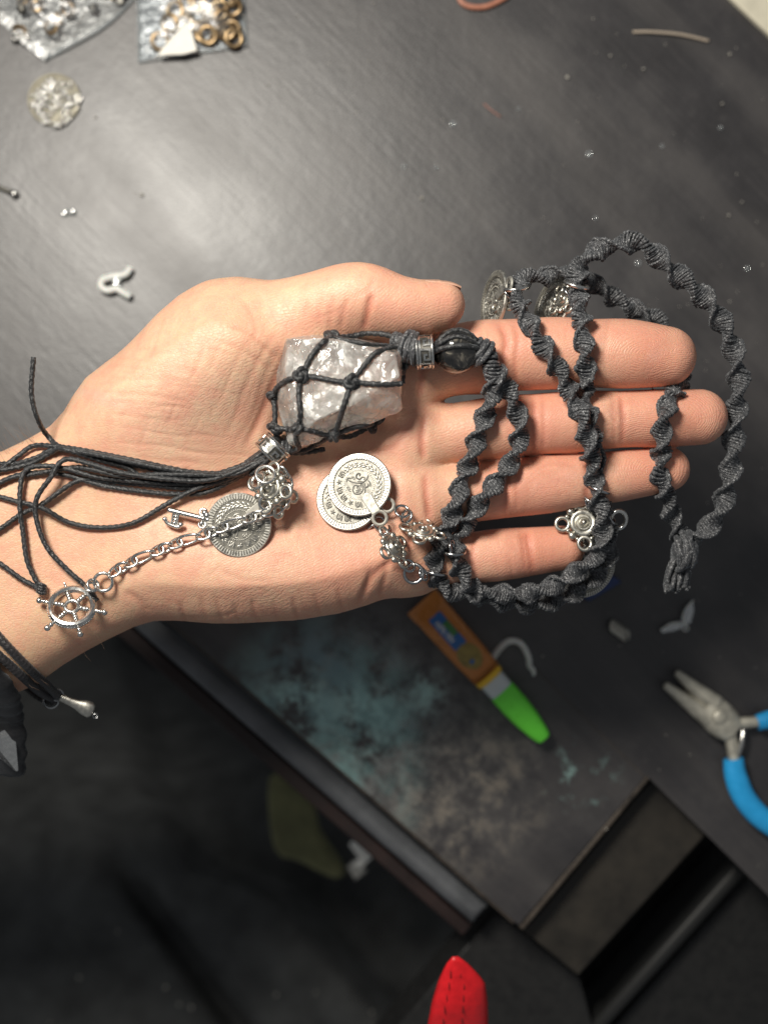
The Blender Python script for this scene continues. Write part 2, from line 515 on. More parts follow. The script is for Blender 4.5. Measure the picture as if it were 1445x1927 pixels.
    for a in corners:
        for ax in range(3):
            if a[ax]: continue
            b = list(a); b[ax] = 1; b = tuple(b)
            va, vb = vals[a], vals[b]
            cr = (va < 0) != (vb < 0)
            t = np.where(cr, va / np.where(cr, va - vb, 1), 0)
            p = np.tile(np.array(a, float), (len(I), 1)); p[:, ax] += t
            acc[cr] += p[cr]; cnt += cr
    V = (I + acc / cnt[:, None]) * VOX + np.array([x0, y0, z0])
    F = []
    for ax in range(3):
        o = [0, 1, 2]; o.remove(ax); u, v = (ax + 1) % 3, (ax + 2) % 3
        n0 = np.take(neg, range(neg.shape[ax] - 1), ax); n1 = np.take(neg, range(1, neg.shape[ax]), ax)
        E = np.argwhere(n0 != n1)
        ok = (E[:, u] > 0) & (E[:, v] > 0) & (E[:, u] < idx.shape[u]) & (E[:, v] < idx.shape[v])
        E = E[ok]
        flip = ~n0[E[:, 0], E[:, 1], E[:, 2]]
        q = []
        for du, dv in ((-1, -1), (0, -1), (0, 0), (-1, 0)):
            c = E.copy(); c[:, u] += du; c[:, v] += dv
            q.append(idx[c[:, 0], c[:, 1], c[:, 2]])
        q = np.stack(q, 1); q[flip] = q[flip][:, ::-1]
        F.append(q)
    F = np.concatenate(F)
    F = F[(F >= 0).all(1)]
    # ---- smooth (umbrella) a few passes
    def neigh_avg(A):
        s = np.zeros_like(A); c = np.zeros(len(A))
        for k in range(4):
            a, b = F[:, k], F[:, (k + 1) % 4]
            for d in range(A.shape[1]):
                s[:, d] += np.bincount(a, A[b, d], len(A)) + np.bincount(b, A[a, d], len(A))
            c += np.bincount(a, minlength=len(A)) + np.bincount(b, minlength=len(A))
        return s / np.maximum(c, 1)[:, None]
    for it in range(5):
        V = V + 0.6 * (neigh_avg(V) - V)
        V = V - 0.55 * (neigh_avg(V) - V) * (it % 2)
    def normals():
        n = np.cross(V[F[:, 2]] - V[F[:, 0]], V[F[:, 3]] - V[F[:, 1]])
        N = np.zeros_like(V)
        for k in range(4):
            for d in range(3): N[:, d] += np.bincount(F[:, k], n[:, d], len(V))
        return N / (np.linalg.norm(N, axis=1)[:, None] + 1e-20)
    N = normals()
    # ---- creases, in photo pixels of the surface point
    s = (ZC - V[:, 2]) * KS
    px = V[:, 0] / s + CX; py = CY - V[:, 1] / s
    up = np.clip((N[:, 2] + 0.15) / 0.6, 0, 1)
    crease = np.zeros(len(V)); disp = np.zeros(len(V))
    def line(pts, depth, w, red=1.0):
        nonlocal disp, crease
        P = resample([(a, b, 0) for a, b in pts], 6)[:, :2] if len(pts) > 2 else np.array(pts, float)
        m = (px > P[:, 0].min() - 5 * w) & (px < P[:, 0].max() + 5 * w) & (py > P[:, 1].min() - 5 * w) & (py < P[:, 1].max() + 5 * w)
        ii = np.nonzero(m)[0]
        if not len(ii): return
        best = np.full(len(ii), 1e9); tt = np.zeros(len(ii))
        for i in range(len(P) - 1):
            a, b = P[i], P[i + 1]; e = b - a
            t = np.clip(((px[ii] - a[0]) * e[0] + (py[ii] - a[1]) * e[1]) / (e @ e + 1e-9), 0, 1)
            d = np.hypot(px[ii] - a[0] - e[0] * t, py[ii] - a[1] - e[1] * t)
            k = d < best; best[k] = d[k]; tt[k] = (i + t[k]) / (len(P) - 1)
        env = np.clip(np.minimum(tt, 1 - tt) / 0.18, 0.12, 1)
        g = np.exp(-(best / w) ** 2) * env * up[ii]
        sh = np.exp(-(best / (3.0 * w)) ** 2) * env * up[ii]
        disp[ii] += (-depth * 1e-3 * g + 0.22 * depth * 1e-3 * (sh - g)) * 0.80 * (0.75 + 0.25 * np.sin(px[ii] / 17.0 + py[ii] / 23.0))
        crease[ii] = np.maximum(crease[ii], red * g * min(1, 0.35 + depth))
    L = line
    # thumb
    L([(702, 548), (694, 580), (684, 626)], .95, 7); L([(655, 556), (646, 590), (642, 622)], .35, 5, .6); L([(630, 552), (622, 585), (622, 622)], .3, 5, .6)
    L([(606, 556), (600, 590), (604, 622)], .25, 5, .5); L([(578, 566), (574, 600)], .2, 4, .5); L([(556, 570), (552, 612)], .15, 4, .4); L([(536, 580), (545, 612)], .15, 4, .4)
    L([(670, 556), (690, 548), (706, 520)], .2, 5, .3); L([(590, 600), (625, 590), (650, 575)], .18, 4, .4)
    # thenar folds running beside the stone
    L([(552, 640), (528, 690), (505, 745), (482, 800), (458, 846)], .75, 9, .8); L([(536, 640), (505, 700), (484, 760), (462, 806), (440, 838)], .3, 6, .6)
    L([(520, 625), (486, 680), (462, 735), (440, 790), (418, 830)], .2, 5, .5); L([(500, 610), (462, 650), (436, 700), (415, 760)], .18, 5, .5)
    L([(420, 610), (465, 625), (500, 655), (540, 690)], .35, 6, .7); L([(400, 640), (450, 655), (500, 690), (520, 720)], .25, 5, .6); L([(455, 560), (478, 600), (482, 640)], .2, 5, .5)
    rr = random.Random(5)
    for k in range(34):
        y = 640 + k * 8.2 + rr.uniform(-4, 4); xa = rr.uniform(165, 330); ln = rr.uniform(70, 190); tl = rr.uniform(0.02, 0.16)
        L([(xa, y), (xa + ln * .33, y + ln * .33 * tl + rr.uniform(-4, 4)), (xa + ln * .66, y + ln * .66 * tl + rr.uniform(-4, 4)), (xa + ln, y + ln * tl)], rr.uniform(.05, .16), 3.4, .45)
    for k in range(46):
        x = rr.uniform(220, 500); y = rr.uniform(570, 780); ln = rr.uniform(40, 110)
        L([(x + ln * .4, y), (x + ln * .2, y + ln * .5), (x + rr.uniform(-6, 6), y + ln)], rr.uniform(.05, .13), 3.4, .3)
    for k in range(40):
        x = rr.uniform(360, 780); y = rr.uniform(860, 1120); ln = rr.uniform(25, 70); an = rr.choice((0.5, 1.9, 1.2, 2.6)) + rr.uniform(-.3, .3)
        L([(x, y), (x + ln * .5 * math.cos(an) + rr.uniform(-3, 3), y + ln * .5 * math.sin(an)), (x + ln * math.cos(an), y + ln * math.sin(an))], rr.uniform(.04, .13), 3.4, .4)
    for k in range(44):
        x = rr.uniform(820, 1180); y = rr.choice((668, 798, 915, 1045)) + rr.uniform(-38, 38); ln = rr.uniform(14, 46)
        if y > 990 and x > 1040: continue
        L([(x, y - ln / 2), (x + rr.uniform(-4, 4), y), (x + rr.uniform(-5, 5), y + ln / 2)], rr.uniform(.04, .12), 3.4, .45)
    # palm lines
    L([(690, 850), (600, 885), (562, 940)], .12, 7, .3); L([(555, 985), (505, 1025), (450, 1048)], .1, 7, .3)
    L([(790, 775), (770, 800), (742, 838), (690, 856)], .5, 7, .8); L([(812, 985), (780, 1010), (745, 1050), (700, 1085), (676, 1140)], .55, 7, .9)
    L([(815, 1093), (770, 1080), (735, 1066)], .4, 6, .8); L([(728, 1052), (726, 1080), (712, 1130)], .4, 6, .7); L([(700, 1060), (690, 1100), (672, 1142)], .4, 6, .7)
    for x, t, d in ((640, 1098, .35), (598, 1112, .25), (556, 1120, .35), (520, 1130, .22), (480, 1126, .35), (446, 1132, .25), (412, 1118, .4), (384, 1120, .25), (345, 1130, .3)):
        L([(x - 6, t), (x, t + 25), (x + 8, 1176)], d, 5, .5)
    L([(455, 1140), (420, 1160), (330, 1164)], .2, 5, .3); L([(600, 1080), (560, 1050), (500, 1040)], .15, 5, .4); L([(395, 1050), (440, 1085), (520, 1096)], .15, 5, .4)
    # finger creases
    L([(806, 640), (797, 690), (788, 756)], 0.65, 7, 0.88); L([(800, 772), (794, 820), (797, 872)], 0.72, 7, 1.00); L([(800, 886), (801, 930), (810, 984)], 0.72, 7, 1.00); L([(836, 1004), (826, 1050), (830, 1102)], 0.51, 7, 0.88)
    L([(934, 602), (952, 640), (944, 690), (950, 734)], 0.72, 7, 1.12); L([(966, 602), (974, 640), (968, 690), (972, 734)], 0.51, 6, 0.88); L([(1118, 602), (1114, 660), (1120, 730)], 0.51, 6, 0.88)
    L([(1000, 744), (1007, 800), (1002, 856)], 0.65, 7, 1.12); L([(1020, 744), (1023, 800), (1020, 854)], 0.36, 6, 0.88); L([(1166, 740), (1172, 790), (1168, 843)], 0.58, 6, 1.12); L([(1152, 742), (1155, 790), (1154, 843)], 0.29, 5, 0.75)
    L([(948, 868), (954, 920), (950, 976)], 0.65, 7, 1.12); L([(968, 868), (972, 920), (968, 972)], 0.36, 6, 0.75); L([(1098, 855), (1105, 900), (1100, 950)], 0.58, 6, 1.12)
    L([(892, 1002), (889, 1050), (895, 1098)], 0.51, 6, 1.00); L([(988, 994), (997, 1040), (1001, 1086)], 0.94, 7, 1.30); L([(978, 994), (985, 1040), (988, 1088)], 0.43, 5, 1.12)
    # wrist
    L([(196, 790), (206, 860), (196, 950), (192, 1030)], .25, 8, .2); L([(178, 830), (186, 900), (176, 980)], .15, 7, .2); L([(230, 1110), (262, 1130), (285, 1160)], .35, 7, .4)
    V = V + N * disp[:, None]
    N = normals()
    # ---- base colour map of skin (pigment and blood)
    nv = np.array([noise.fractal(Vector((v[0] * 55, v[1] * 55, v[2] * 55)), 1.0, 2.0, 3) for v in V[::1]]) if len(V) < 400000 else np.zeros(len(V))
    def GG(x, y, sx, sy): return np.exp(-0.5 * (((px - x) / sx) ** 2 + ((py - y) / sy) ** 2))
    base = np.array([0.690, 0.445, 0.295]); pink = np.array([0.695, 0.345, 0.240]); tan = np.array([0.640, 0.430, 0.265]); pale = np.array([0.720, 0.520, 0.375])
    wp = np.clip(sm(760, 1000, px) * 0.75 + 0.5 * GG(620, 1020, 180, 110) + 0.45 * GG(780, 580, 90, 60) + 0.35 * GG(720, 700, 70, 200) + 0.35 * nv, 0, 1)
    wt = np.clip((1 - sm(120, 330, px)) * 0.85 + 0.5 * GG(420, 600, 140, 60) + 0.25 * nv, 0, 1)
    wl = np.clip(0.8 * GG(360, 760, 150, 90) + 0.3 * GG(500, 1090, 120, 50) - 0.2 * nv, 0, 1)
    c = base[None] + (pink - base) * wp[:, None]
    c = c + (pale - c) * (wl * 0.6)[:, None]
    c = c + (tan - c) * (wt * 0.7)[:, None]
    for fx, fy in ((1225, 668), (1285, 786), (1235, 885), (1040, 1034), (955, 668), (1005, 800), (955, 920), (995, 1040)):
        g = GG(fx, fy, 36, 40) * 0.35
        c = c + (np.array([0.66, 0.26, 0.165]) - c) * (1.5 * g)[:, None]
    vein = np.exp(-((px - 190 - (py - 740) * -0.2) / 60) ** 2) * np.exp(-((py - 752 - (px - 200) * 0.32) / 14) ** 2) * 0.35
    c = c + (np.array([0.50, 0.46, 0.40]) - c) * vein[:, None]
    c = c + (np.array([0.50, 0.16, 0.10]) - c) * (np.clip(crease, 0, 1) * 0.75)[:, None]
    # ---- ridge phase (finger prints and palm ridges)
    ph = np.zeros(len(V))
    wy = py + 14 * np.sin(px / 55.0) + 10 * np.sin(py / 40.0 + px / 90.0)
    ph = (0.86 * wy + 0.5 * px)
    for fx, fy, rx in ((1212, 668, 1.35), (1285, 786, 1.3), (1225, 886, 1.3), (1050, 1033, 1.3)):
        dx = (px - fx) / rx; dy = (py - fy)
        r = np.sqrt(dx * dx + dy * dy + 4) * 1.25
        w = 1 - sm(75, 100, np.hypot(px - fx, (py - fy) * 0.6))
        ph = ph * (1 - w) + (r + 0.22 * np.arctan2(dy, dx) * 6) * w
    wr = np.where(px < 420, sm(300, 440, px) , 1.0 + 0.9 * sm(1120, 1180, px)) * np.clip(up, 0, 1)

    me = bpy.data.meshes.new('hand')
    me.vertices.add(len(V)); me.vertices.foreach_set('co', V.astype(np.float32).ravel())
    me.loops.add(F.size); me.loops.foreach_set('vertex_index', F.astype(np.int32).ravel())
    me.polygons.add(len(F)); me.polygons.foreach_set('loop_start', np.arange(0, F.size, 4, dtype=np.int32))
    me.polygons.foreach_set('loop_total', np.full(len(F), 4, np.int32))
    me.update(calc_edges=True)
    me.polygons.foreach_set('use_smooth', np.ones(len(F), bool))
    at = me.attributes.new('skin_tone', 'FLOAT_COLOR', 'POINT')
    at.data.foreach_set('color', np.concatenate([np.clip(c, 0.01, 1), np.ones((len(V), 1))], 1).astype(np.float32).ravel())
    at = me.attributes.new('ridge', 'FLOAT', 'POINT'); at.data.foreach_set('value', ph.astype(np.float32))
    at = me.attributes.new('ridge_weight', 'FLOAT', 'POINT'); at.data.foreach_set('value', wr.astype(np.float32))
    bvh = BVHTree.FromPolygons(V.tolist(), F.tolist())
    return me, bvh

def skin_material():
    m = NT('skin')
    a = m.n('ShaderNodeAttribute', attribute_name='skin_tone')
    v = m.coords()
    mott = m.noise(v, 260, 5, 0.65)
    fine = m.noise(v, 1500, 3, 0.6)
    col = m.mix(m.ramp(mott, [(0.38, 0.0), (0.72, 0.52)]), a.outputs['Color'], (0.64, 0.27, 0.195))
    col = m.mix(m.ramp(m.noise(v, 85, 4, 0.6), [(0.42, 0.0), (0.70, 0.48)]), col, (0.65, 0.28, 0.20))
    col = m.mix(m.ramp(fine, [(0.6, 0.0), (0.8, 0.25)]), col, (0.76, 0.54, 0.41))
    m.to(col, 'Base Color')
    m.b.inputs['Subsurface Weight'].default_value = 0.22
    m.b.inputs['Subsurface Radius'].default_value = (1.0, 0.35, 0.18)
    m.b.inputs['Subsurface Scale'].default_value = 0.0035
    m.to(m.ramp(mott, [(0.3, 0.40), (0.7, 0.56)]), 'Roughness')
    m.b.inputs['Specular IOR Level'].default_value = 0.42
    r = m.n('ShaderNodeAttribute', attribute_name='ridge'); w = m.n('ShaderNodeAttribute', attribute_name='ridge_weight')
    wob = m.math('MULTIPLY', m.noise(v, 140, 3, 0.5), 26.0)
    s = m.math('SINE', m.math('MULTIPLY', m.math('ADD', r.outputs['Fac'], wob), 2 * math.pi / 4.9))
    s = m.math('MULTIPLY', s, w.outputs['Fac'])
    vor = m.n('ShaderNodeTexVoronoi', feature='DISTANCE_TO_EDGE'); vor.inputs['Scale'].default_value = 620
    vv = m.coords((1, 1.8, 1), (0, 0, 0.5)); m.l(vv, vor.inputs['Vector'])
    cell = m.ramp(vor.outputs['Distance'], [(0.0, 0.0), (0.12, 1.0)])
    n = m.bump(cell, 0.35, 0.00014)
    n = m.bump(s, 0.45, 0.000030, n)
    n = m.bump(m.noise(v, 420, 5, 0.7), 0.4, 0.00035, n)
    m.to(n, 'Normal')
    return m.m
M_skin = skin_material()
hand_me, BVH = build_hand()
hand_me.materials.append(M_skin)
hand = obj_from(hand_me, 'hand')
tag(hand, 'open left hand, palm up, holding the crystal necklace across the fingers', 'hand')

# thumb nail seen edge-on along the top of the thumb
M_nail = simple('nail', (0.58, 0.34, 0.24), 0.42, var=0.15, vscale=500, spec=0.6)
def thumb_nail():
    mb = MB(); V = []; F = []; nu, nv = 12, 10
    for i in range(nu):
        u = i / (nu - 1); x = 790 + u * 77
        cyp = 576 - 2.0 * u; rr = 49.3 - 3.2 * u
        if x > 829: rr = math.sqrt(max(1, 46 ** 2 - 0.62 * (x - 829) ** 2))
        c = PX(x, cyp, 0.1180); r = rr * sc(0.118) + 0.00005
        half = math.radians(46) * (1 - 0.18 * (2 * u - 1) ** 4)
        for j in range(nv):
            t = math.radians(106) + (j / (nv - 1) * 2 - 1) * half
            V.append((c.x, c.y + math.sin(t) * r, c.z + math.cos(t) * r))
    n = len(V)
    for (x, y, z) in list(V): V.append((x, y - 0.0005, z))
    def q(i, j): return i * nv + j
    for i in range(nu - 1):
        for j in range(nv - 1):
            F.append((q(i, j), q(i, j + 1), q(i + 1, j + 1), q(i + 1, j)))
            F.append((n + q(i, j), n + q(i + 1, j), n + q(i + 1, j + 1), n + q(i, j + 1)))
    rim = [q(0, j) for j in range(nv)] + [q(i, nv - 1) for i in range(1, nu)] + [q(nu - 1, j) for j in range(nv - 2, -1, -1)] + [q(i, 0) for i in range(nu - 2, 0, -1)]
    for a, b in zip(rim, rim[1:] + rim[:1]): F.append((a, n + a, n + b, b))
    return mb.add(V, F).build('thumbnail', M_nail, hand)
thumb_nail()

M_hair = simple('arm_hair', (0.22, 0.13, 0.08), .5)
def arm_hair():
    mb = MB(); rnd = random.Random(77)
    def edge(x, top):
        return float(np.interp(x, [-100, 0, 50, 92, 118], [866, 848, 824, 800, 772]) if top else np.interp(x, [-100, 0, 60, 110, 160, 200, 250], [1340, 1318, 1293, 1256, 1226, 1205, 1181]))
    for k in range(40):
        top = rnd.random() < .85
        x = rnd.uniform(-80, 70) if top else rnd.uniform(40, 230)
        y = edge(x, top) + (rnd.uniform(2, 26) if top else -rnd.uniform(2, 30))
        loc, n, i, d = BVH.ray_cast(Vector((0, 0, ZC)), (PX(x, y, 0) - Vector((0, 0, ZC))).normalized())
        if loc is None: continue
        l = rnd.uniform(.003, .0075); dr = (n * .55 + Vector((-.5 if top else .7, .55 if top else -.35, .1)) + Vector((rnd.uniform(-.3, .3), rnd.uniform(-.3, .3), 0))).normalized()
        P = [loc, loc + dr * l * .5 + n * .0003, loc + dr * l + Vector((rnd.uniform(-.001, .001), rnd.uniform(-.0005, .0005), -.0006))]
        R = resample([tuple(p) for p in P], .0008); mb.add(*tube(R, np.linspace(.000035, .000014, len(R)), 4))
    o = mb.build('arm_hair', M_hair, hand, sharp=None); o['kind'] = 'stuff'
arm_hair()

CAMP = Vector((0, 0, ZC))
def hit(px, py):
    d = (PX(px, py, 0.0) - CAMP).normalized()
    loc, nrm, i, dist = BVH.ray_cast(CAMP, d)
    return loc, nrm
def rest(px, py, off):
    """point above the hand on this line of sight, off metres over the skin"""
    loc, n = hit(px, py)
    if loc is None: return PX(px, py, 0.095 + off)
    return PX(px, py, loc.z + off)
def path(pts, relax=2):
    """pts: (px, py, v): v < 0.04 = height over the skin, otherwise height above the table"""
    out = []
    for p in pts:
        out.append(PX(p[0], p[1], p[2]) if p[2] >= 0.04 else rest(*p))
    return [tuple(o) for o in out]
# ------------------------------------------------------------------ necklace materials
def cord_material(name, base, hi, scale):
    m = NT(name)
    v = m.coords(); f = m.noise(v, scale, 3, 0.7)
    g = m.noise(v, scale * 0.12, 3, 0.6)
    c = m.ramp(f, [(0.44, base), (0.58, tuple(b * 2.4 for b in base)), (0.66, tuple(h * .35 for h in hi)), (0.78, hi)])  # upper ramp stops paint thread glints into the base colour
    m.to(c, 'Base Color'); m.to(m.ramp(g, [(0.3, 0.26), (0.7, 0.42)]), 'Roughness')
    m.b.inputs['Sheen Weight'].default_value = 0.25; m.b.inputs['Sheen Roughness'].default_value = 0.4
    m.b.inputs['Sheen Tint'].default_value = (0.7, 0.75, 0.8, 1)
    m.to(m.bump(m.noise(v, 2600, 3, 0.7), 0.8, 0.00025), 'Normal')
    return m.m
M_cord = cord_material('black_waxed_cord', (0.032, 0.033, 0.036), (0.85, 0.86, 0.87), 1700)
M_wax = cord_material('black_waxed_thread', (0.011, 0.0115, 0.0125), (0.30, 0.305, 0.31), 1500)

def metal(name, col, rough, var=0.25, dark=0.0):
    m = NT(name); v = m.coords()
    f = m.noise(v, 900, 4, 0.6)
    m.set(Metallic=1.0)
    m.to(m.ramp(f, [(0.3, tuple(c * (1 - var) for c in col)), (0.7, col)]), 'Base Color')
    m.to(m.ramp(f, [(0.3, rough * 0.75), (0.7, rough * 1.3)]), 'Roughness')
    m.to(m.bump(m.noise(v, 1400, 3, 0.6), 0.15, 0.0001), 'Normal')
    return m.m
M_silver = metal('bright_silver', (0.80, 0.79, 0.76), 0.24)
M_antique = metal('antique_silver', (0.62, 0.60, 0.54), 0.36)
M_oxid = metal('oxidised_silver', (0.15, 0.145, 0.13), 0.45)
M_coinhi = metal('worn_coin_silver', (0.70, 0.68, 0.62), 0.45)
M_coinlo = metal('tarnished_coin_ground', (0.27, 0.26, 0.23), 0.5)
M_steel = metal('steel_wire', (0.50, 0.51, 0.52), 0.22)

necklace = empty('necklace', rest(640, 760, 0.0))
tag(necklace, 'black knotted cord necklace with netted clear crystal and silver coin charms, draped over the hand', 'necklace')
_orig = Vector(necklace.location)
def npart(mb, name, mats, parent=None, **kw):
    o = mb.build(name, mats, None, **kw)
    o.parent = parent or necklace
    base = Vector((0, 0, 0)) if parent else _orig
    if parent is None: o.matrix_parent_inverse = Matrix.Translation(-_orig)
    return o
def nempty(name, loc, parent=None):
    o = empty(name, loc); o.parent = parent or necklace
    if parent is None: o.matrix_parent_inverse = Matrix.Translation(-_orig)
    return o

# ---- knotted (spiral half-knot) cord
def smooth_z(R, win, lift):
    z = R[:, 2].copy(); n = len(z)
    zm = np.array([z[max(0, i - win):i + win + 1].max() for i in range(n)])
    k = np.hanning(2 * win + 1); k /= k.sum()
    zp = np.pad(zm, win, mode='edge')
    R = R.copy(); R[:, 2] = np.convolve(zp, k, 'valid') * 0.55 + z * 0.45 + lift
    return R
def over_hand(pts, step=0.0006, off=0.0, win=14, follow=True):
    """spline through (px, py, v); points marked below 0.04 follow the skin in between as well"""
    Q = resample([(p[0], p[1], 0) for p in pts], 2.0)
    # parameter along the control points
    ctrl = np.array([(p[0], p[1]) for p in pts])
    L = np.concatenate([[0], np.cumsum(np.linalg.norm(np.diff(Q[:, :2], axis=0), axis=1))])
    ci = [int(np.argmin(np.hypot(Q[:, 0] - c[0], Q[:, 1] - c[1]) + (0 if i else 0))) for i, c in enumerate(ctrl)]
    # make monotone
    out_i = []; last = 0
    for i, c in enumerate(ctrl):
        seg = np.hypot(Q[last:, 0] - c[0], Q[last:, 1] - c[1])
        lim = min(len(seg), int(400))
        j = last + int(np.argmin(seg[:lim])); out_i.append(j); last = j
    zz = [p[2] if p[2] >= 0.04 else rest(p[0], p[1], p[2]).z for p in pts]
    z = np.interp(np.arange(len(Q)), out_i, zz)
    k = np.hanning(25); k /= k.sum()
    z = np.convolve(np.pad(z, 12, mode='edge'), k, 'valid')
    W = np.array([tuple(PX(Q[i, 0], Q[i, 1], z[i])) for i in range(len(Q))])
    return resample(W, step)

def macrame(mb, R, lobe=0.0077, a=0.00280, b=0.00092, pitch=0.00066, r=0.00041, phase=0.0, seed=1):
    rnd = random.Random(seed)
    T, N, B = frames(R)
    L = np.concatenate([[0], np.cumsum(np.linalg.norm(np.diff(R, axis=0), axis=1))])
    tot = L[-1]
    def at(s):
        o = [np.interp(s, L, A[:, k]) for A in (R, T, N, B) for k in range(3)]
        return [np.array(o[i:i + 3]) for i in (0, 3, 6, 9)]
    # core
    cs = np.arange(0, tot, 0.0008); ring = 10; V = []; F = []
    for s in cs:
        p, t, n, bb = at(s); th = phase + math.pi * s / lobe
        e1 = math.cos(th) * n + math.sin(th) * bb; e2 = -math.sin(th) * n + math.cos(th) * bb
        for j in range(ring):
            q = 2 * math.pi * j / ring
            V.append(p + e1 * a * 0.86 * math.cos(q) + e2 * b * 0.9 * math.sin(q))
    for i in range(len(cs) - 1):
        for j in range(ring):
            j2 = (j + 1) % ring; F.append((i * ring + j, i * ring + j2, (i + 1) * ring + j2, (i + 1) * ring + j))
    if len(cs) > 1: mb.add(V, F)
    s = pitch * 0.5; k = 0
    M = 26
    while s < tot:
        p, t, n, bb = at(s)
        th = phase + math.pi * s / lobe + rnd.uniform(-0.10, 0.10)
        e1 = math.cos(th) * n + math.sin(th) * bb; e2 = -math.sin(th) * n + math.cos(th) * bb
        aa = a * rnd.uniform(0.93, 1.07); b2 = b * rnd.uniform(0.9, 1.12)
        til = rnd.uniform(0.8, 1.25)
        pts = []
        rad = []
        for j in range(M):
            q = 2 * math.pi * j / M
            pts.append(p + e1 * aa * math.cos(q) + e2 * b2 * math.sin(q) + t * (til * b2 * math.sin(q) + 0.00022 * math.sin(2 * q) + rnd.uniform(-.00006, .00006)))
            rad.append(r * (1 + 0.30 * abs(math.cos(q)) ** 6) * (1 + 0.16 * math.sin(9 * q + k)) * rnd.uniform(0.92, 1.08))
        mb.add(*tube(np.array(pts), np.array(rad), 6, closed=True))
        if rnd.random() < 0.22:      # a nub where the working cord turns
            e = rnd.choice((-1, 1)); mb.add(*sphere(p + e1 * (aa * 1.03 * e) + t * rnd.uniform(-.0003, .0003), r * rnd.uniform(1.15, 1.6), 7, 5))
        s += pitch * rnd.uniform(0.8, 1.2); k += 1

def strand(name, pts, seed, phase=0.0, **kw):
    mb = MB(); macrame(mb, over_hand(pts), seed=seed, phase=phase, **kw)
    return npart(mb, name, M_cord, sharp=None)

O1 = 0.0032   # cord centre above the skin
# short thick braid from the bead, then the two strands
strand('knotted_braid', [(893, 655, .1215), (912, 668, .1205), (928, 692, .1200), (940, 722, .1195)], 3, lobe=0.006, a=0.0031, b=0.0018)
strand('knotted_strand', [(930, 712, .1190), (925, 742, .1175), (910, 790, O1), (893, 838, O1), (878, 885, O1), (862, 930, O1 + .001), (843, 985, O1 + .001), (822, 1035, O1), (815, 1075, .1075), (838, 1108, .1035), (880, 1118, .1015), (925, 1116, .101), (985, 1118, .1005), (1040, 1102, .1005), (1085, 1075, .102), (1122, 1040, .104), (1133, 995, .1065),
        (1124, 940, .1085), (1113, 880, .1105), (1103, 825, O1 + .0045), (1092, 780, O1 + .0045), (1064, 722, O1 + .001), (1036, 675, O1), (1012, 635, O1), (988, 592, .1145), (970, 548, .108)], 5)
strand('knotted_strand', [(945, 718, .1185), (962, 752, .1165), (977, 795, O1), (973, 842, O1), (950, 888, O1), (915, 930, O1), (884, 972, O1 + .0005), (864, 1006, O1 + .0005), (856, 1045, O1), (872, 1086, .1065), (905, 1122, .099), (950, 1134, .0955), (1000, 1138, .0945), (1060, 1126, .0945), (1112, 1092, .096), (1142, 1050, .098), (1144, 1005, .1005),
        (1130, 950, .1035), (1122, 880, .1060), (1114, 825, O1), (1108, 780, O1), (1099, 738, O1 + .0005), (1101, 690, O1), (1098, 640, O1), (1094, 590, .1145), (1085, 540, .1095)], 6, phase=0.7)
strand('knotted_strand', [(972, 545, .1075), (984, 526, .106), (1020, 522, .1035), (1062, 517, .1005), (1112, 533, .0965), (1145, 556, .094), (1194, 583, .0915), (1242, 608, .0895), (1272, 660, .089), (1281, 705, .0935), (1270, 738, .1085), (1253, 772, O1), (1244, 812, O1), (1243, 853, O1 - .0005), (1240, 892, .1095), (1250, 928, .1035), (1264, 972, .098), (1280, 1010, .0955)], 7)
strand('knotted_strand', [(1086, 538, .1085), (1090, 505, .1065), (1120, 472, .1065), (1150, 464, .107), (1190, 456, .107), (1220, 467, .107), (1250, 497, .1065), (1292, 533, .106), (1334, 572, .105), (1369, 630, .104), (1387, 692, .103), (1388, 742, .1025), (1383, 790, .102), (1379, 831, .101), (1374, 886, .100), (1355, 960, .098), (1325, 1000, .0965), (1300, 1018, .0955)], 8, lobe=0.0090, a=0.0031, b=0.0010)
# end knot and frayed tail
def end_knot():
    mb = MB(); rnd = random.Random(4)
    c = PX(1288, 1036, .0965)
    for k in range(15):
        M = basis(c + Vector((rnd.uniform(-.0012, .0012), rnd.uniform(-.0016, .0016), 0)), (rnd.uniform(-.3, .3), 1, rnd.uniform(-.5, .5)), (1, rnd.uniform(-.4, .5), rnd.uniform(-.4, .4)))
        mb.add(*xf(M, torus(0.0044 * rnd.uniform(.75, 1.05), 0.0008, 26, 7, sx=rnd.uniform(.9, 1.15))))
    mb.add(*sphere(c, 0.0042, 14, 10))
    return npart(mb, 'end_knot', M_cord, sharp=None)
end_knot()
mb = MB(); rnd = random.Random(9)
for k in range(10):
    x = 1260 + k * 4.4
    P = [PX(1280 + (k - 4) * 3.2, 1050, .0965 + rnd.uniform(-.001, .001)), PX(x - 3, 1072, .096 + rnd.uniform(-.0015, .0015)), PX(x - 6 + rnd.uniform(-4, 4), 1092 + rnd.uniform(-4, 10), .0955 + rnd.uniform(-.002, .002)), PX(x - 6 + rnd.uniform(-6, 6), 1106 + rnd.uniform(-6, 8), .095)]
    R = resample(P, 0.0005); mb.add(*tube(R, np.linspace(.00075, .0006, len(R)) * (1 + .12 * np.sin(np.arange(len(R)) * 2.2)), 7))
    e = P[-1]
    for q in range(5):
        mb.add(*sphere(e + Vector((rnd.uniform(-.0007, .0007), rnd.uniform(-.0006, .0008), rnd.uniform(-.0005, .0008))), 0.0004, 6, 4))
npart(mb, 'frayed_tail', M_cord, sharp=None)

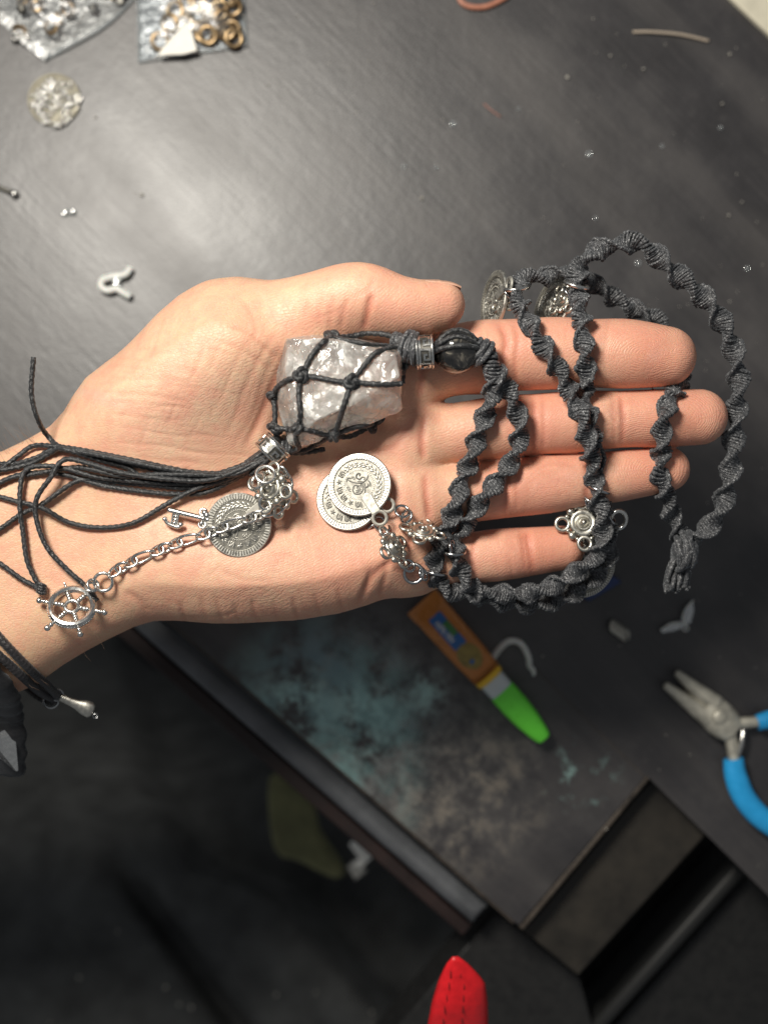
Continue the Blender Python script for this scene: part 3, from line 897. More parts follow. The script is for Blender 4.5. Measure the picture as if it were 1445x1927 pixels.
# ---- quartz crystal
def quartz_material():
    m = NT('rough_quartz'); v = m.coords()
    m.set(Roughness=0.12, IOR=1.5)
    m.b.inputs['Transmission Weight'].default_value = 0.55
    m.b.inputs['Specular IOR Level'].default_value = 0.6
    cloud = m.noise(v, 110, 5, 0.65, 0.8)
    m.to(m.ramp(cloud, [(0.30, (0.70, 0.69, 0.66)), (0.55, (0.80, 0.80, 0.77)), (0.75, (0.94, 0.94, 0.92))]), 'Base Color')
    m.to(m.ramp(cloud, [(0.38, 0.80), (0.60, 0.60), (0.74, 0.10)]), 'Transmission Weight')
    m.b.inputs['Subsurface Weight'].default_value = 0.1
    m.b.inputs['Subsurface Radius'].default_value = (1, 0.95, 0.9); m.b.inputs['Subsurface Scale'].default_value = 0.004
    m.to(m.ramp(m.noise(v, 300, 3, 0.6), [(0.35, 0.06), (0.7, 0.22)]), 'Roughness')
    def facets(scale, amt, prev, rot):
        vor = m.n('ShaderNodeTexVoronoi', feature='F1'); vor.inputs['Scale'].default_value = scale
        m.l(m.coords((1.0, 0.5, 0.8), rot), vor.inputs['Vector'])
        sb_ = m.n('ShaderNodeVectorMath'); sb_.operation = 'SUBTRACT'; m.l(vor.outputs['Color'], sb_.inputs[0]); sb_.inputs[1].default_value = (.5, .5, .5)
        sc_ = m.n('ShaderNodeVectorMath'); sc_.operation = 'SCALE'; sc_.inputs['Scale'].default_value = amt; m.l(sb_.outputs[0], sc_.inputs[0])
        ad = m.n('ShaderNodeVectorMath'); ad.operation = 'ADD'; m.l(prev, ad.inputs[0]); m.l(sc_.outputs[0], ad.inputs[1])
        no = m.n('ShaderNodeVectorMath'); no.operation = 'NORMALIZE'; m.l(ad.outputs[0], no.inputs[0]); return no.outputs[0]
    n = m.bump(m.noise(v, 330, 5, 0.65), 0.5, 0.0007)
    n = facets(420, 0.22, n, (0.6, 0.3, 2.0))
    m.b.inputs['Coat Weight'].default_value = 1.0; m.b.inputs['Coat Roughness'].default_value = 0.07; m.b.inputs['Coat IOR'].default_value = 1.65
    m.l(facets(1100, 0.95, n, (0.2, 0.1, 0.7)), m.b.inputs['Coat Normal'])
    m.to(n, 'Normal')
    return m.m
M_quartz = quartz_material()
ZB = rest(640, 740, 0).z
def crystal():
    T = ZB + 0.0205
    pts = [(540, 640, T - .0055), (606, 637, T - .001), (690, 650, T - .002), (742, 668, T - .0015), (752, 706, T - .001), (751, 768, T - .0075), (660, 762, T), (592, 792, T - .002), (548, 752, T - .003), (538, 700, T - .004),
           (648, 810, T - .011), (566, 842, T - .012), (544, 838, T - .011), (522, 760, T - .010), (519, 705, T - .011), (533, 634, T - .011), (590, 628, T - .010), (700, 640, T - .012), (756, 662, T - .006), (756, 774, T - .008), (640, 818, T - .014)]
    pts += [(560, 660, ZB), (730, 670, ZB + .001), (735, 745, ZB), (640, 790, ZB), (560, 815, ZB + .002), (545, 740, ZB)]
    bm = bmesh.new()
    for a, b, z in pts: bm.verts.new(PX(a, b, z))
    r = bmesh.ops.convex_hull(bm, input=bm.verts)
    bmesh.ops.delete(bm, geom=list(set(r['geom_interior']) & set(bm.verts)), context='VERTS')
    bmesh.ops.dissolve_limit(bm, angle_limit=math.radians(6), verts=bm.verts, edges=bm.edges)
    bmesh.ops.bevel(bm, geom=list(bm.edges), offset=0.0003, segments=1, affect='EDGES')
    bmesh.ops.triangulate(bm, faces=bm.faces)
    for it in range(5):
        long_e = [e for e in bm.edges if e.calc_length() > 0.0011]
        if not long_e: break
        bmesh.ops.subdivide_edges(bm, edges=long_e, cuts=1)
        bmesh.ops.triangulate(bm, faces=bm.faces)
    bm.normal_update()
    mv = []
    for v in bm.verts:
        p = v.co * 1000
        d = 0.30 * noise.voronoi(p * 0.22)[0][0] + 0.45 * noise.noise(p * 0.16) + 0.22 * noise.noise(p * 0.5)
        # shallow conchoidal steps
        st = noise.noise(p * 0.11 + Vector((3, 1, 7))) * 2.2
        d += 0.25 * (math.floor(st * 2) / 2)
        mv.append((v, v.normal * (d * 0.00065)))
    for v, d in mv: v.co += d
    me = bpy.data.meshes.new('crystal'); bm.to_mesh(me); bm.free()
    me.materials.append(M_quartz)
    me.polygons.foreach_set('use_smooth', [True] * len(me.polygons))
    me.set_sharp_from_angle(angle=math.radians(16))
    o = obj_from(me, 'crystal'); o.parent = necklace; o.matrix_parent_inverse = Matrix.Translation(-_orig)
    o['label'] = 'rough clear quartz with cloudy white flecks'
    bv = BVHTree.FromPolygons([v.co[:] for v in me.vertices], [p.vertices[:] for p in me.polygons])
    return o, bv
cry, CBV = crystal()
def on_crystal(px, py, off=0.0006):
    d = (PX(px, py, 0.0) - CAMP).normalized()
    loc, n, i, dist = CBV.ray_cast(CAMP, d)
    if loc is None:
        return None
    return PX(px, py, loc.z + off)
RC = 0.00076
def net_cord(pts, r=RC, name='net_cord'):
    """pts: (px, py) on the crystal or (px, py, z); the cord lies on the stone in between"""
    W = []
    Q = []
    for i, p in enumerate(pts[:-1]):
        q = pts[i + 1]; n = max(2, int(math.hypot(q[0] - p[0], q[1] - p[1]) / 6))
        for k in range(n):
            t = k / n
            fz = None
            if len(p) > 2 and len(q) > 2: fz = p[2] + (q[2] - p[2]) * t
            Q.append((p[0] + (q[0] - p[0]) * t, p[1] + (q[1] - p[1]) * t, fz, p, q, t))
    p = pts[-1]; Q.append((p[0], p[1], p[2] if len(p) > 2 else None, p, p, 0))
    zs = []
    for x, y, fz, p, q, t in Q:
        c = on_crystal(x, y, r * 0.8)
        z = fz if fz is not None else (c.z if c is not None else None)
        if z is not None and c is not None and z < c.z: z = c.z
        zs.append(z)
    known = [i for i, z in enumerate(zs) if z is not None]
    zz = np.interp(np.arange(len(Q)), known, [zs[i] for i in known])
    k = np.array([.25, .5, .25]); zz = np.convolve(np.pad(zz, 1, mode='edge'), k, 'valid')
    W = [tuple(PX(Q[i][0], Q[i][1], zz[i])) for i in range(len(Q))]
    R = resample(W[::2] + ([W[-1]] if (len(W) - 1) % 2 else []), 0.00035)
    mb = MB().add(*tube(R, r, 10, braid=0.17))
    return npart(mb, name, M_wax, sharp=None)
def knot_mesh(seed, s=1.0):
    rnd = random.Random(seed); mb = MB()
    for k in range(3):
        ph = rnd.uniform(0, 6)
        a = np.linspace(0, 2 * math.pi, 46, endpoint=False)
        P = np.stack([(0.00100 + 0.00052 * np.cos(3 * a + ph)) * np.cos(2 * a), (0.00100 + 0.00052 * np.cos(3 * a + ph)) * np.sin(2 * a), 0.00062 * np.sin(3 * a + ph)], 1) * s
        M = Matrix.Rotation(rnd.uniform(0, 6), 4, 'Z') @ Matrix.Rotation(rnd.uniform(-.5, .5), 4, 'X')
        mb.add(*xf(M, tube(P, 0.00066 * s, 7, closed=True)))
        break
    mb.add(*sphere((0, 0, 0), 0.0012 * s, 10, 7))
    return mb.mesh('knot', M_wax, True, None)
KM = [knot_mesh(i, 1.25) for i in range(5)]
def knot(px, py, z=None, i=0, s=1.0, rot=0.0):
    p = PX(px, py, z) if z else (on_crystal(px, py, 0.0009) or PX(px, py, ZB + 0.008))
    o = obj_from(KM[i % 5], 'knot'); o.parent = necklace; o.matrix_parent_inverse = Matrix.Translation(-_orig)
    o.location = p; o.rotation_euler = (0.3 * i, 0.2 * i, rot + i * 1.1); o.scale = (s, s, s)
    return o
zt = ZB
K = [(567, 706), (662, 719), (623, 634), (561, 806), (628, 818), (517, 806, zt + .008), (514, 745, zt + .008), (757, 690, zt + .010), (700, 800, zt + .004)]
for i, k in enumerate(K): knot(k[0], k[1], k[2] if len(k) > 2 else None, i, 1.0 if i not in (6,) else 0.8)
net_cord([(567, 706), (585, 672), (604, 646), (623, 634)]); net_cord([(567, 706), (600, 711), (640, 719), (662, 719)]); net_cord([(662, 719), (690, 722), (730, 724), (757, 722)])
net_cord([(662, 719), (684, 690), (705, 664), (735, 654), (762, 646, zt + .014)]); net_cord([(662, 719), (652, 748), (642, 780), (632, 815)])
net_cord([(567, 706), (540, 716), (521, 728), (514, 745, zt + .008)]); net_cord([(514, 745, zt + .008), (518, 775, zt + .008), (517, 806, zt + .008)])
net_cord([(567, 706), (562, 740), (566, 780), (561, 806)]); net_cord([(561, 806), (590, 812), (612, 820), (628, 818)]); net_cord([(517, 806, zt + .008), (535, 808), (561, 806)])
net_cord([(561, 806), (556, 825), (562, 843), (548, 850, zt + .004)]); net_cord([(517, 806, zt + .008), (523, 830, zt + .007), (533, 845, zt + .005)]); net_cord([(628, 818), (605, 830, zt + .005), (575, 848, zt + .003), (545, 850, zt + .004)])
net_cord([(628, 818), (660, 806, zt + .004), (700, 798, zt + .004), (720, 788, zt + .003)]); net_cord([(628, 822, zt + .005), (660, 822, zt + .002), (690, 806, zt + .002), (720, 790, zt + .003)])
net_cord([(623, 634), (660, 643), (700, 650), (740, 652), (765, 645, zt + .013)]); net_cord([(623, 634), (655, 634, zt + .012), (690, 627, zt + .011), (720, 628, zt + .012), (760, 640, zt + .013)])
net_cord([(757, 722), (758, 705, zt + .009), (760, 680, zt + .011), (766, 655, zt + .012)]); net_cord([(545, 852, zt + .004), (575, 852, zt + .002), (612, 845, zt + .002)])
net_cord([(623, 632, zt + .013), (600, 628, zt + .008), (560, 626, zt + .003)])
# cords gathered at both ends of the stone
def wrap(name, a, b, r, n, seed, tr=0.0008):
    rnd = random.Random(seed); mb = MB(); A = Vector(a); B = Vector(b); d = B - A
    for k in range(n):
        t = (k + .5) / n
        M = basis(A + d * t, (0, 0, 1), d + Vector((rnd.uniform(-.25, .25), rnd.uniform(-.25, .25), rnd.uniform(-.2, .2))) * d.length)
        mb.add(*xf(M, torus(r * rnd.uniform(.85, 1.1), tr, 22, 7)))
    mb.add(*xf(basis(A, (0, 0, 1), d), lathe([(r * .9, -r * .1), (r, 0), (r, d.length), (r * .9, d.length)], 16)))
    return npart(mb, name, M_cord, sharp=None)
wrap('cord_binding', PX(762, 650, zt + .012), PX(784, 658, zt + .0125), 0.0042, 5, 11)
wrap('cord_binding', PX(892, 656, zt + .0115), PX(912, 668, zt + .0112), 0.0036, 4, 12)
wrap('cord_binding', PX(742, 640, zt + .011), PX(766, 650, zt + .012), 0.0022, 5, 17)
wrap('cord_binding', PX(760, 684, zt + .009), PX(768, 664, zt + .010), 0.0016, 4, 13, .0006)
wrap('cord_binding', PX(545, 842, zt + .003), PX(520, 838, zt + .004), 0.0026, 4, 14)

# ---- patterned metal sleeves
def key_bead(center, axis, R=0.0047, H=0.0050):
    bd = nempty('sleeve_bead', (0, 0, 0)); 
    M = basis(center, (0, 0, 1), axis)
    mb = MB().add(*lathe([(R - .0012, -H / 2), (R - .0003, -H / 2), (R - .0003, H / 2), (R - .0012, H / 2), (R - .0012, -H / 2)], 48))
    mb.v[0] = mb.v[0] @ np.array(M)[:3, :3].T + np.array(M)[:3, 3]
    npart(mb, 'sleeve', M_oxid, bd)
    rl = MB()
    for z in (-H / 2 + .00035, H / 2 - .00035):
        rl.add(*xf(M @ Matrix.Translation((0, 0, z)), torus(R - .0001, .00042, 48, 8)))
    def stroke(u0, v0, u1, v1, w=0.00026):
        # rectangle patch in unrolled coordinates
        ua, ub = sorted((u0, u1)); va, vb = sorted((v0, v1)); ua -= w; ub += w; va -= w; vb += w
        n = max(2, int((ub - ua) / 0.0004) + 1); V = []; F = []
        for i in range(n):
            th = (ua + (ub - ua) * i / (n - 1)) / R
            for rr in (R - .0004, R + .00012):
                for v in (va, vb): V.append((rr * math.cos(th), rr * math.sin(th), v))
        for i in range(n - 1):
            a = i * 4; b = a + 4
            F += [(a + 2, b + 2, b + 3, a + 3), (a, a + 2, b + 2, b) , (a + 3, a + 1, b + 1, b + 3)]
        F += [(0, 1, 3, 2), ((n - 1) * 4, (n - 1) * 4 + 2, (n - 1) * 4 + 3, (n - 1) * 4 + 1)]
        rl.add(*xf(M, (np.array(V), F)))
    nk = 7; U = 2 * math.pi * R / nk; h = H / 2 - .0011
    for k in range(nk):
        o = k * U
        stroke(o, -h, o, h); stroke(o, h, o + U * .68, h); stroke(o + U * .68, h, o + U * .68, -h * .1); stroke(o + U * .68, -h * .1, o + U * .34, -h * .1)
        stroke(o + U * .34, -h * .1, o + U * .34, h * .3); stroke(o, -h, o + U, -h)
    npart(rl, 'key_pattern', M_silver, bd, sharp=30)
    bd['label'] = 'silver sleeve bead with raised key pattern'
    return bd
key_bead(PX(798, 662, zt + .0125), Vector((1, 0.06, 0)))
axA = (PX(490, 868, zt + .006) - PX(535, 826, zt + .006))
key_bead(PX(514, 846, zt + .0062), axA, 0.0047, 0.0052)

# ---- dark stone bead with cords over it
def dark_bead_material():
    m = NT('smoky_black_stone'); v = m.coords()
    n = m.noise(v, 210, 4, 0.6, 1.0)
    m.to(m.ramp(n, [(0.44, (0.006, 0.006, 0.006)), (0.55, (0.025, 0.023, 0.021)), (0.62, (0.12, 0.11, 0.09)), (0.72, (0.40, 0.35, 0.29))]), 'Base Color')
    m.set(Roughness=0.16); m.b.inputs['Coat Weight'].default_value = 1.0; m.b.inputs['Coat Roughness'].default_value = 0.05
    return m.m
M_bead = dark_bead_material()
bc = PX(858, 660, zt + .0115); BR = 0.00665
bead = npart(MB().add(*sphere(bc, BR, 40, 26)), 'stone_bead', M_bead, sharp=None)
for (e0, mid, e1, lift) in (((816, 655), (855, 622), (896, 640), .0036), ((816, 658), (855, 634), (898, 650), .0046), ((816, 662), (855, 651), (898, 655), .0064)):
    P = []
    for t in np.linspace(0, 1, 9):
        x = (1 - t) ** 2 * e0[0] + 2 * t * (1 - t) * mid[0] + t * t * e1[0]; y = (1 - t) ** 2 * e0[1] + 2 * t * (1 - t) * (2 * mid[1] - (e0[1] + e1[1]) / 2) + t * t * e1[1]
        dx = (x - 858) * sc(bc.z); dy = (660 - y) * sc(bc.z); rr = dx * dx + dy * dy
        z = bc.z + math.sqrt(max(0, (BR + .0004) ** 2 - rr)); P.append(tuple(PX(x, y, z)))
    R = resample(P, .00035); npart(MB().add(*tube(R, .00075, 10, braid=.13)), 'bead_cord', M_wax, sharp=None)

# ---- tassel threads
TAS = [
 [(505, 856, .0055), (430, 889, .0045), (340, 886, .0035), (250, 870, .003), (200, 859, .0035), (120, 843, .003), (92, 822, .003), (72, 790, .1195), (60, 740, .1210), (64, 672, .1225)],
 [(503, 858, .0045), (400, 893, .0035), (330, 883, .0025), (260, 868, .002), (160, 848, .0022), (112, 841, .0025), (65, 839, .003), (35, 858, .0025), (0, 885, .002), (-40, 915, .002)],
 [(501, 861, .0035), (390, 897, .002), (300, 884, .0015), (200, 864, .001), (110, 846, .0012), (70, 861, .0012), (30, 873, .0012), (0, 873, .0012), (-40, 876, .0012)],
 [(499, 863, .006), (400, 902, .005), (320, 902, .004), (230, 890, .004), (170, 873, .004), (132, 864, .004), (112, 872, .0045), (98, 896, .0045), (70, 938, .004), (70, 980, .0035), (90, 1031, .0035), (129, 1074, .003), (162, 1103, .002), (184, 1131, .0018)],
 [(497, 866, .004), (420, 908, .003), (330, 910, .0022), (250, 905, .0022), (180, 897, .0022), (125, 882, .0025), (90, 877, .003), (56, 881, .003), (42, 900, .003), (38, 950, .0025), (44, 1000, .002), (52, 1055, .002), (70, 1095, .0018), (80, 1113, .0016)],
 [(495, 868, .0028), (400, 923, .002), (330, 930, .0014), (260, 924, .0012), (190, 913, .0012), (130, 895, .001), (80, 890, .001), (40, 893, .001), (0, 908, .001), (-40, 928, .001)],
 [(494, 870, .0018), (380, 916, .0015), (280, 912, .0012), (200, 905, .0012), (165, 902, .0012), (140, 908, .0015), (112, 926, .002), (78, 950, .002), (40, 968, .0015), (0, 996, .0015), (-40, 1015, .0015)],
 [(492, 872, .005), (430, 900, .004), (370, 920, .003), (312, 950, .0022), (252, 984, .0016), (190, 993, .0014), (130, 983, .0014), (80, 956, .0032), (30, 943, .0016), (0, 935, .0014), (-40, 928, .0014)],
 [(-40, 1035, .0015), (0, 1060, .0014), (40, 1089, .0014), (64, 1102, .0014), (80, 1116, .0014)],
 [(500, 865, .0065), (440, 893, .0055), (360, 893, .0045), (290, 893, .0025), (232, 896, .003), (180, 885, .004), (140, 880, .002), (60, 893, .0015), (20, 900, .002), (-40, 930, .0014)],
 [(498, 870, .003), (430, 905, .0025), (350, 900, .0016), (270, 897, .001), (240, 880, .001), (190, 866, .0014), (120, 845, .004), (100, 850, .002), (60, 872, .001), (0, 885, .003), (-40, 880, .003)],
]
for t in TAS:
    R = over_hand(t, 0.00035)
    npart(MB().add(*tube(R, 0.00072, 9, braid=0.17)), 'tassel_thread', M_wax, sharp=None)
mb = MB(); rnd = random.Random(3)
P0 = PX(508, 852, zt + .0055); P1 = PX(472, 880, zt + .0035)
for k in range(12):
    a = k * 2.4; o = Vector((math.cos(a), math.sin(a), math.sin(a * 1.7))) * 0.0020
    R = resample([P0 + o * 0.9, (P0 + P1) / 2 + o, P1 + o * 1.1], .0005); mb.add(*tube(R, .00072, 8, braid=.1))
npart(mb, 'tassel_neck', M_wax, sharp=None)
mb = MB()
c = PX(79, 1108, hit(79, 1108)[0].z + .0016)
for k in range(4): mb.add(*xf(basis(c + Vector((0, -.0006 * k + .001, 0)), (0, 0, 1), (0.3, 1, 0.2 * k - .3)), torus(.0011, .0006, 16, 6)))
mb.add(*sphere(c, .0012, 10, 6)); npart(mb, 'thread_knot', M_wax, sharp=None)
# ------------------------------------------------------------------ silver charms
def coin_meshes():
    R = 0.0091
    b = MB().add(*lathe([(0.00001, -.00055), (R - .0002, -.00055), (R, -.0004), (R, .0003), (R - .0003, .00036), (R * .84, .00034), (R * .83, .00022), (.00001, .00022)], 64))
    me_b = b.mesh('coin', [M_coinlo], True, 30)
    r = MB(); rnd = random.Random(21)
    # outer flat ring and radial ticks
    r.add(*lathe([(R * .965, .0003), (R * .965, .00060), (R - .0002, .0006), (R + .0001, .00035), (R + .0001, -.0003)], 72))
    nt = 66
    for k in range(nt):
        M = Matrix.Rotation(2 * math.pi * k / nt, 4, 'Z')
        r.add(*xf(M, box((R * .895, 0, .00042), (R * .15, R * .042, .0005))))
    a = np.arange(72) * 2 * np.pi / 72
    r.add(*tube(np.stack([R * .80 * np.cos(a), R * .80 * np.sin(a), 0 * a + .0003], 1), .00010, 5, closed=True))
    for k in range(46):
        t = 2 * math.pi * k / 46
        r.add(*sphere((R * .47 * math.cos(t), R * .47 * math.sin(t), .0003), .00020, 6, 4))
    def stroke(pts, w=.00022):
        P = resample([(x * R, y * R, .0003) for x, y in pts], .00025)
        n = len(P); r.add(*tube(P, w * np.clip(np.minimum(np.arange(n) + 2, n + 1 - np.arange(n)) / 4, .5, 1), 6))
    def leaf(t, rad, ang, l=.085, w=.034):
        M = Matrix.Rotation(t, 4, 'Z') @ Matrix.Translation((rad * R, 0, .0003)) @ Matrix.Rotation(ang, 4, 'Z')
        r.add(*xf(M, sphere((0, 0, 0), 1, 8, 5, (l * R, w * R, .00022))))
    # wreath of leaves round half of the ring
    for k in range(15):
        t = math.radians(85 + k * 13.5)
        leaf(t, .70, 1.15); leaf(t + .06, .585, 2.0); leaf(t + .11, .64, 1.55, .07, .025)
    # script and stars round the other half
    for k in range(6):
        t = math.radians(-62 + k * 24)
        def pol(u, v): return ((.635 + v) * math.cos(t + u), (.635 + v) * math.sin(t + u))
        if k in (1, 4):
            for q in range(5):
                an = q * 1.2566 + t
                cx, cy = pol(0, 0); stroke([(cx, cy), (cx + .05 * math.cos(an), cy + .05 * math.sin(an)), (cx + .085 * math.cos(an), cy + .085 * math.sin(an))], .00026)
        else:
            stroke([pol(-.16, -.09), pol(-.13, .03), pol(-.08, .08), pol(-.03, .02), pol(-.05, -.06), pol(.0, -.09)])
            stroke([pol(.02, .08), pol(.05, .0), pol(.09, -.07), pol(.13, .0), pol(.1, .07), pol(.16, .09)])
            stroke([pol(-.02, .1), pol(.0, .02), pol(.03, -.02)])
    # looped monogram in the middle
    for q in range(16):
        a0 = rnd.uniform(0, 6.28); rr = .34 * math.sqrt(rnd.random()); x0, y0 = rr * math.cos(a0), rr * math.sin(a0); a1 = rnd.uniform(0, 6.28)
        stroke([(x0, y0), (x0 + .05 * math.cos(a1), y0 + .05 * math.sin(a1)), (x0 + .09 * math.cos(a1 + .8), y0 + .09 * math.sin(a1 + .8)), (x0 + .05 * math.cos(a1 + 1.8), y0 + .07 * math.sin(a1 + 1.8))], .00015)
    stroke([(-.40, -.10), (-.28, -.02), (-.12, .0), (.0, -.06), (.14, -.18), (.22, -.30)], .00022)
    stroke([(-.1, .06), (-.02, .20), (.12, .26), (.26, .18), (.26, .04), (.14, -.06), (.06, .02), (.10, .12), (.20, .12)], .00022)
    stroke([(.02, .0), (.06, .12), (.14, .18)], .00022); stroke([(-.16, .02), (-.14, .12), (-.08, .14), (-.05, .06)], .00022); stroke([(-.26, .12), (-.2, .2), (-.12, .18), (-.06, .26), (.0, .36)], .00024)
    stroke([(-.22, -.16), (-.1, -.14), (-.04, -.24), (-.12, -.32), (-.2, -.28), (-.14, -.22)], .00026); stroke([(.1, -.3), (.2, -.36), (.3, -.28)], .00022); stroke([(-.3, .02), (-.32, .12), (-.26, .24)], .0002)
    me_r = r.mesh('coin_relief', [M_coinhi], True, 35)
    # hanging tab with eye
    t = MB()
    tp = [(-.0016, R - .0048), (-.0007, R - .0060), (.0007, R - .0060), (.0016, R - .0048), (.0014, R + .0006), (-.0014, R + .0006)]
    t.add(*xf(Matrix.Identity(4), prism(tp, .0003, .00105, .0002)))
    t.add(*xf(Matrix.Translation((0, R + .0024, .0005)), torus(.00195, .00052, 30, 8)))
    me_t = t.mesh('hanging_tab', [metal('matt_silver', (0.50, 0.485, 0.44), 0.6)], True, 40)
    return me_b, me_r, me_t
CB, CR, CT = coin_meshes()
def nmat(o, M):
    o.parent = necklace; o.matrix_parent_inverse = Matrix.Translation(-_orig); o.matrix_basis = M
def coin(center, up_dir, normal, label, scale=1.0):
    """up_dir: direction of the hanging eye; normal: face"""
    n = Vector(normal).normalized(); y = Vector(up_dir); y = (y - n * y.dot(n)).normalized(); x = y.cross(n)
    M = basis(center, x, n)
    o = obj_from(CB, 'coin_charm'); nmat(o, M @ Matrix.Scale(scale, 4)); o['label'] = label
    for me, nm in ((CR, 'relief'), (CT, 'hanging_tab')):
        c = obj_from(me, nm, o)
    return o, M
def jring(name, center, normal, R=.0021, r=.00042, mat=None, sx=1.0):
    mb = MB().add(*xf(basis(center, (0, 0, 1) if abs(Vector(normal).normalized().z) < .9 else (1, 0, 0), normal), torus(R, r, 30, 8, sx=sx)))
    return npart(mb, name, mat or M_steel, sharp=None)
RINGS = {}
def flower_mesh():
    mb = MB()
    mb.add(*lathe([(.00001, .0014), (.0006, .00135), (.0008, .0009), (.0012, .0007), (.0016, .0012), (.0019, .0012), (.0023, .0005), (.0031, .0008), (.0035, .0006), (.0037, .0), (.0030, -.0006), (.00001, -.0006)], 30))
    mb.add(*sphere((0, 0, .0013), .00085, 12, 8))
    for k in range(4):
        a = k * math.pi / 2
        mb.add(*xf(Matrix.Translation((math.cos(a) * .0055, math.sin(a) * .0055, 0)), torus(.0017, .00055, 24, 8)))
        b = a + math.pi / 4
        mb.add(*sphere((math.cos(b) * .0045, math.sin(b) * .0045, .0001), .00115, 12, 8, (1, 1, .8)))
        for s in (-1, 1):
            c = a + s * .42
            mb.add(*sphere((math.cos(c) * .0046, math.sin(c) * .0046, .0001), .0006, 8, 6))
    return mb.mesh('flower_connector', [M_antique], True, 50)
FM = flower_mesh()
def flower(center, x, n, label, s=1.0):
    o = obj_from(FM, 'flower_connector'); nmat(o, basis(center, x, n) @ Matrix.Scale(s, 4)); o['label'] = label
    return o

# two coins lying in the palm
zc1 = rest(675, 912, 0).z
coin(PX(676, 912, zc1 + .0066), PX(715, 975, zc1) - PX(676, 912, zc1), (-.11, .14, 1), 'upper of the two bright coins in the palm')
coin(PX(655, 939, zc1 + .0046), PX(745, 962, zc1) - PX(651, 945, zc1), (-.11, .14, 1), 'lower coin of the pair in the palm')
jring('jump_ring', PX(714, 985, zc1 + .0045), (0.6, .3, .8), .0020); jring('jump_ring', PX(722, 998, zc1 + .0042), (-.5, .7, .6), .0019)
jring('jump_ring', PX(706, 995, zc1 + .0035), (.3, -.8, .6), .0021)
jring('jump_ring', PX(757, 962, rest(757, 962, .0035).z), (.2, .6, .8), .0020); jring('jump_ring', PX(765, 972, rest(765, 972, .004).z), (-.7, .3, .7), .0019)
flower(rest(740, 1030, .0055), PX(760, 1062, .1) - PX(722, 1000, .1), (.72, .45, .55), 'flower connector tilted on its side below the palm coins', .92)
flower(rest(795, 1000, .0055), PX(830, 1012, .1) - PX(762, 980, .1), (.15, .85, .52), 'flower connector half hidden by the knotted cord', .92)
jring('jump_ring', rest(768, 1064, .0035), (.4, .5, .75), .0019); jring('jump_ring', rest(778, 1079, .0035), (-.1, .1, 1), .0027, .00052); jring('jump_ring', rest(796, 1080, .0045), (.85, .4, .5), .0018)
jring('jump_ring', PX(853, 1038, rest(853, 1038, .004).z), (.05, 1, .25), .0032, .0005); jring('jump_ring', PX(850, 1030, rest(850, 1030, .0052).z), (1, .1, .3), .0022, .0005)
jring('jump_ring', PX(818, 1077, .1075), (.2, 1, .1), .0031, .0005)
# flower beside the ring finger with its rings and the coin hanging below
zf = .1035
flower(PX(1097, 984, zf), (1, .05, 0), (-.05, .12, 1), 'flower connector between ring finger and little finger', 1.12)
jring('jump_ring', PX(1104, 944, zf + .001), (.9, .2, .3), .0022, .00045); jring('jump_ring', PX(1112, 938, zf + .003), (.3, .8, .5), .0021, .00045)
jring('jump_ring', PX(1126, 920, .1085), (.35, 1, .2), .0031, .0005)
jring('jump_ring', PX(1163, 978, zf - .002), (.15, -.5, .85), .0024, .0007, M_silver, 1.3); jring('jump_ring', PX(1150, 975, zf - .001), (.8, .5, .4), .0019)
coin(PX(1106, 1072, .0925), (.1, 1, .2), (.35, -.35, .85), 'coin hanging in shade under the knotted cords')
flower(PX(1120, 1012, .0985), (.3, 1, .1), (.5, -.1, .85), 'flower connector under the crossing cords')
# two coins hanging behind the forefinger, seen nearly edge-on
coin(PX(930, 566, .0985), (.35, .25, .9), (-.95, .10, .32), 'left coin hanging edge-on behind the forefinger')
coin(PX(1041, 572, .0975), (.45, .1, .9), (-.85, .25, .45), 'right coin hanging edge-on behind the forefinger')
flower(PX(951, 556, .1035), (.7, .6, .4), (-.8, .25, .55), 'flower connector beside the cord above the forefinger, left', .85)
flower(PX(1061, 562, .1045), (.7, .6, .4), (-.75, .35, .55), 'flower connector beside the cord above the forefinger, right', .85)
jring('jump_ring', PX(970, 541, .1082), (-.15, .95, .35), .0034, .00062, M_silver); jring('jump_ring', PX(1084, 536, .1102), (.25, .95, .35), .0034, .00062, M_silver)
jring('jump_ring', PX(958, 552, .1072), (.7, .5, .5), .0022); jring('jump_ring', PX(1070, 552, .108), (.7, .6, .4), .0022)

# ---- coin, flower and key at the heel of the hand, chain to the wheel
zw = rest(452, 990, 0).z
coin(PX(450, 988, zw + .0032), PX(505, 940, zw) - PX(450, 988, zw), (.05, -.02, 1), 'dull coin at the heel of the hand under the chain')
flower(PX(508, 918, zw + .0075), (.25, 1, .0), (-.45, .05, .85), 'flower connector beside the tassel neck', 1.0)
flower(PX(526, 930, zw + .0045), (.2, 1, .0), (.7, .05, .65), 'flower connector tucked beside the chain', .95)
jring('jump_ring', PX(500, 893, zw + .0095), (.05, .45, .9), .0026, .0005, M_silver); jring('jump_ring', PX(486, 905, zw + .0075), (-.5, .4, .7), .0022, .00045, M_silver)
jring('jump_ring', PX(502, 946, zw + .0075), (.1, -.2, 1), .0020, .0005, M_silver)

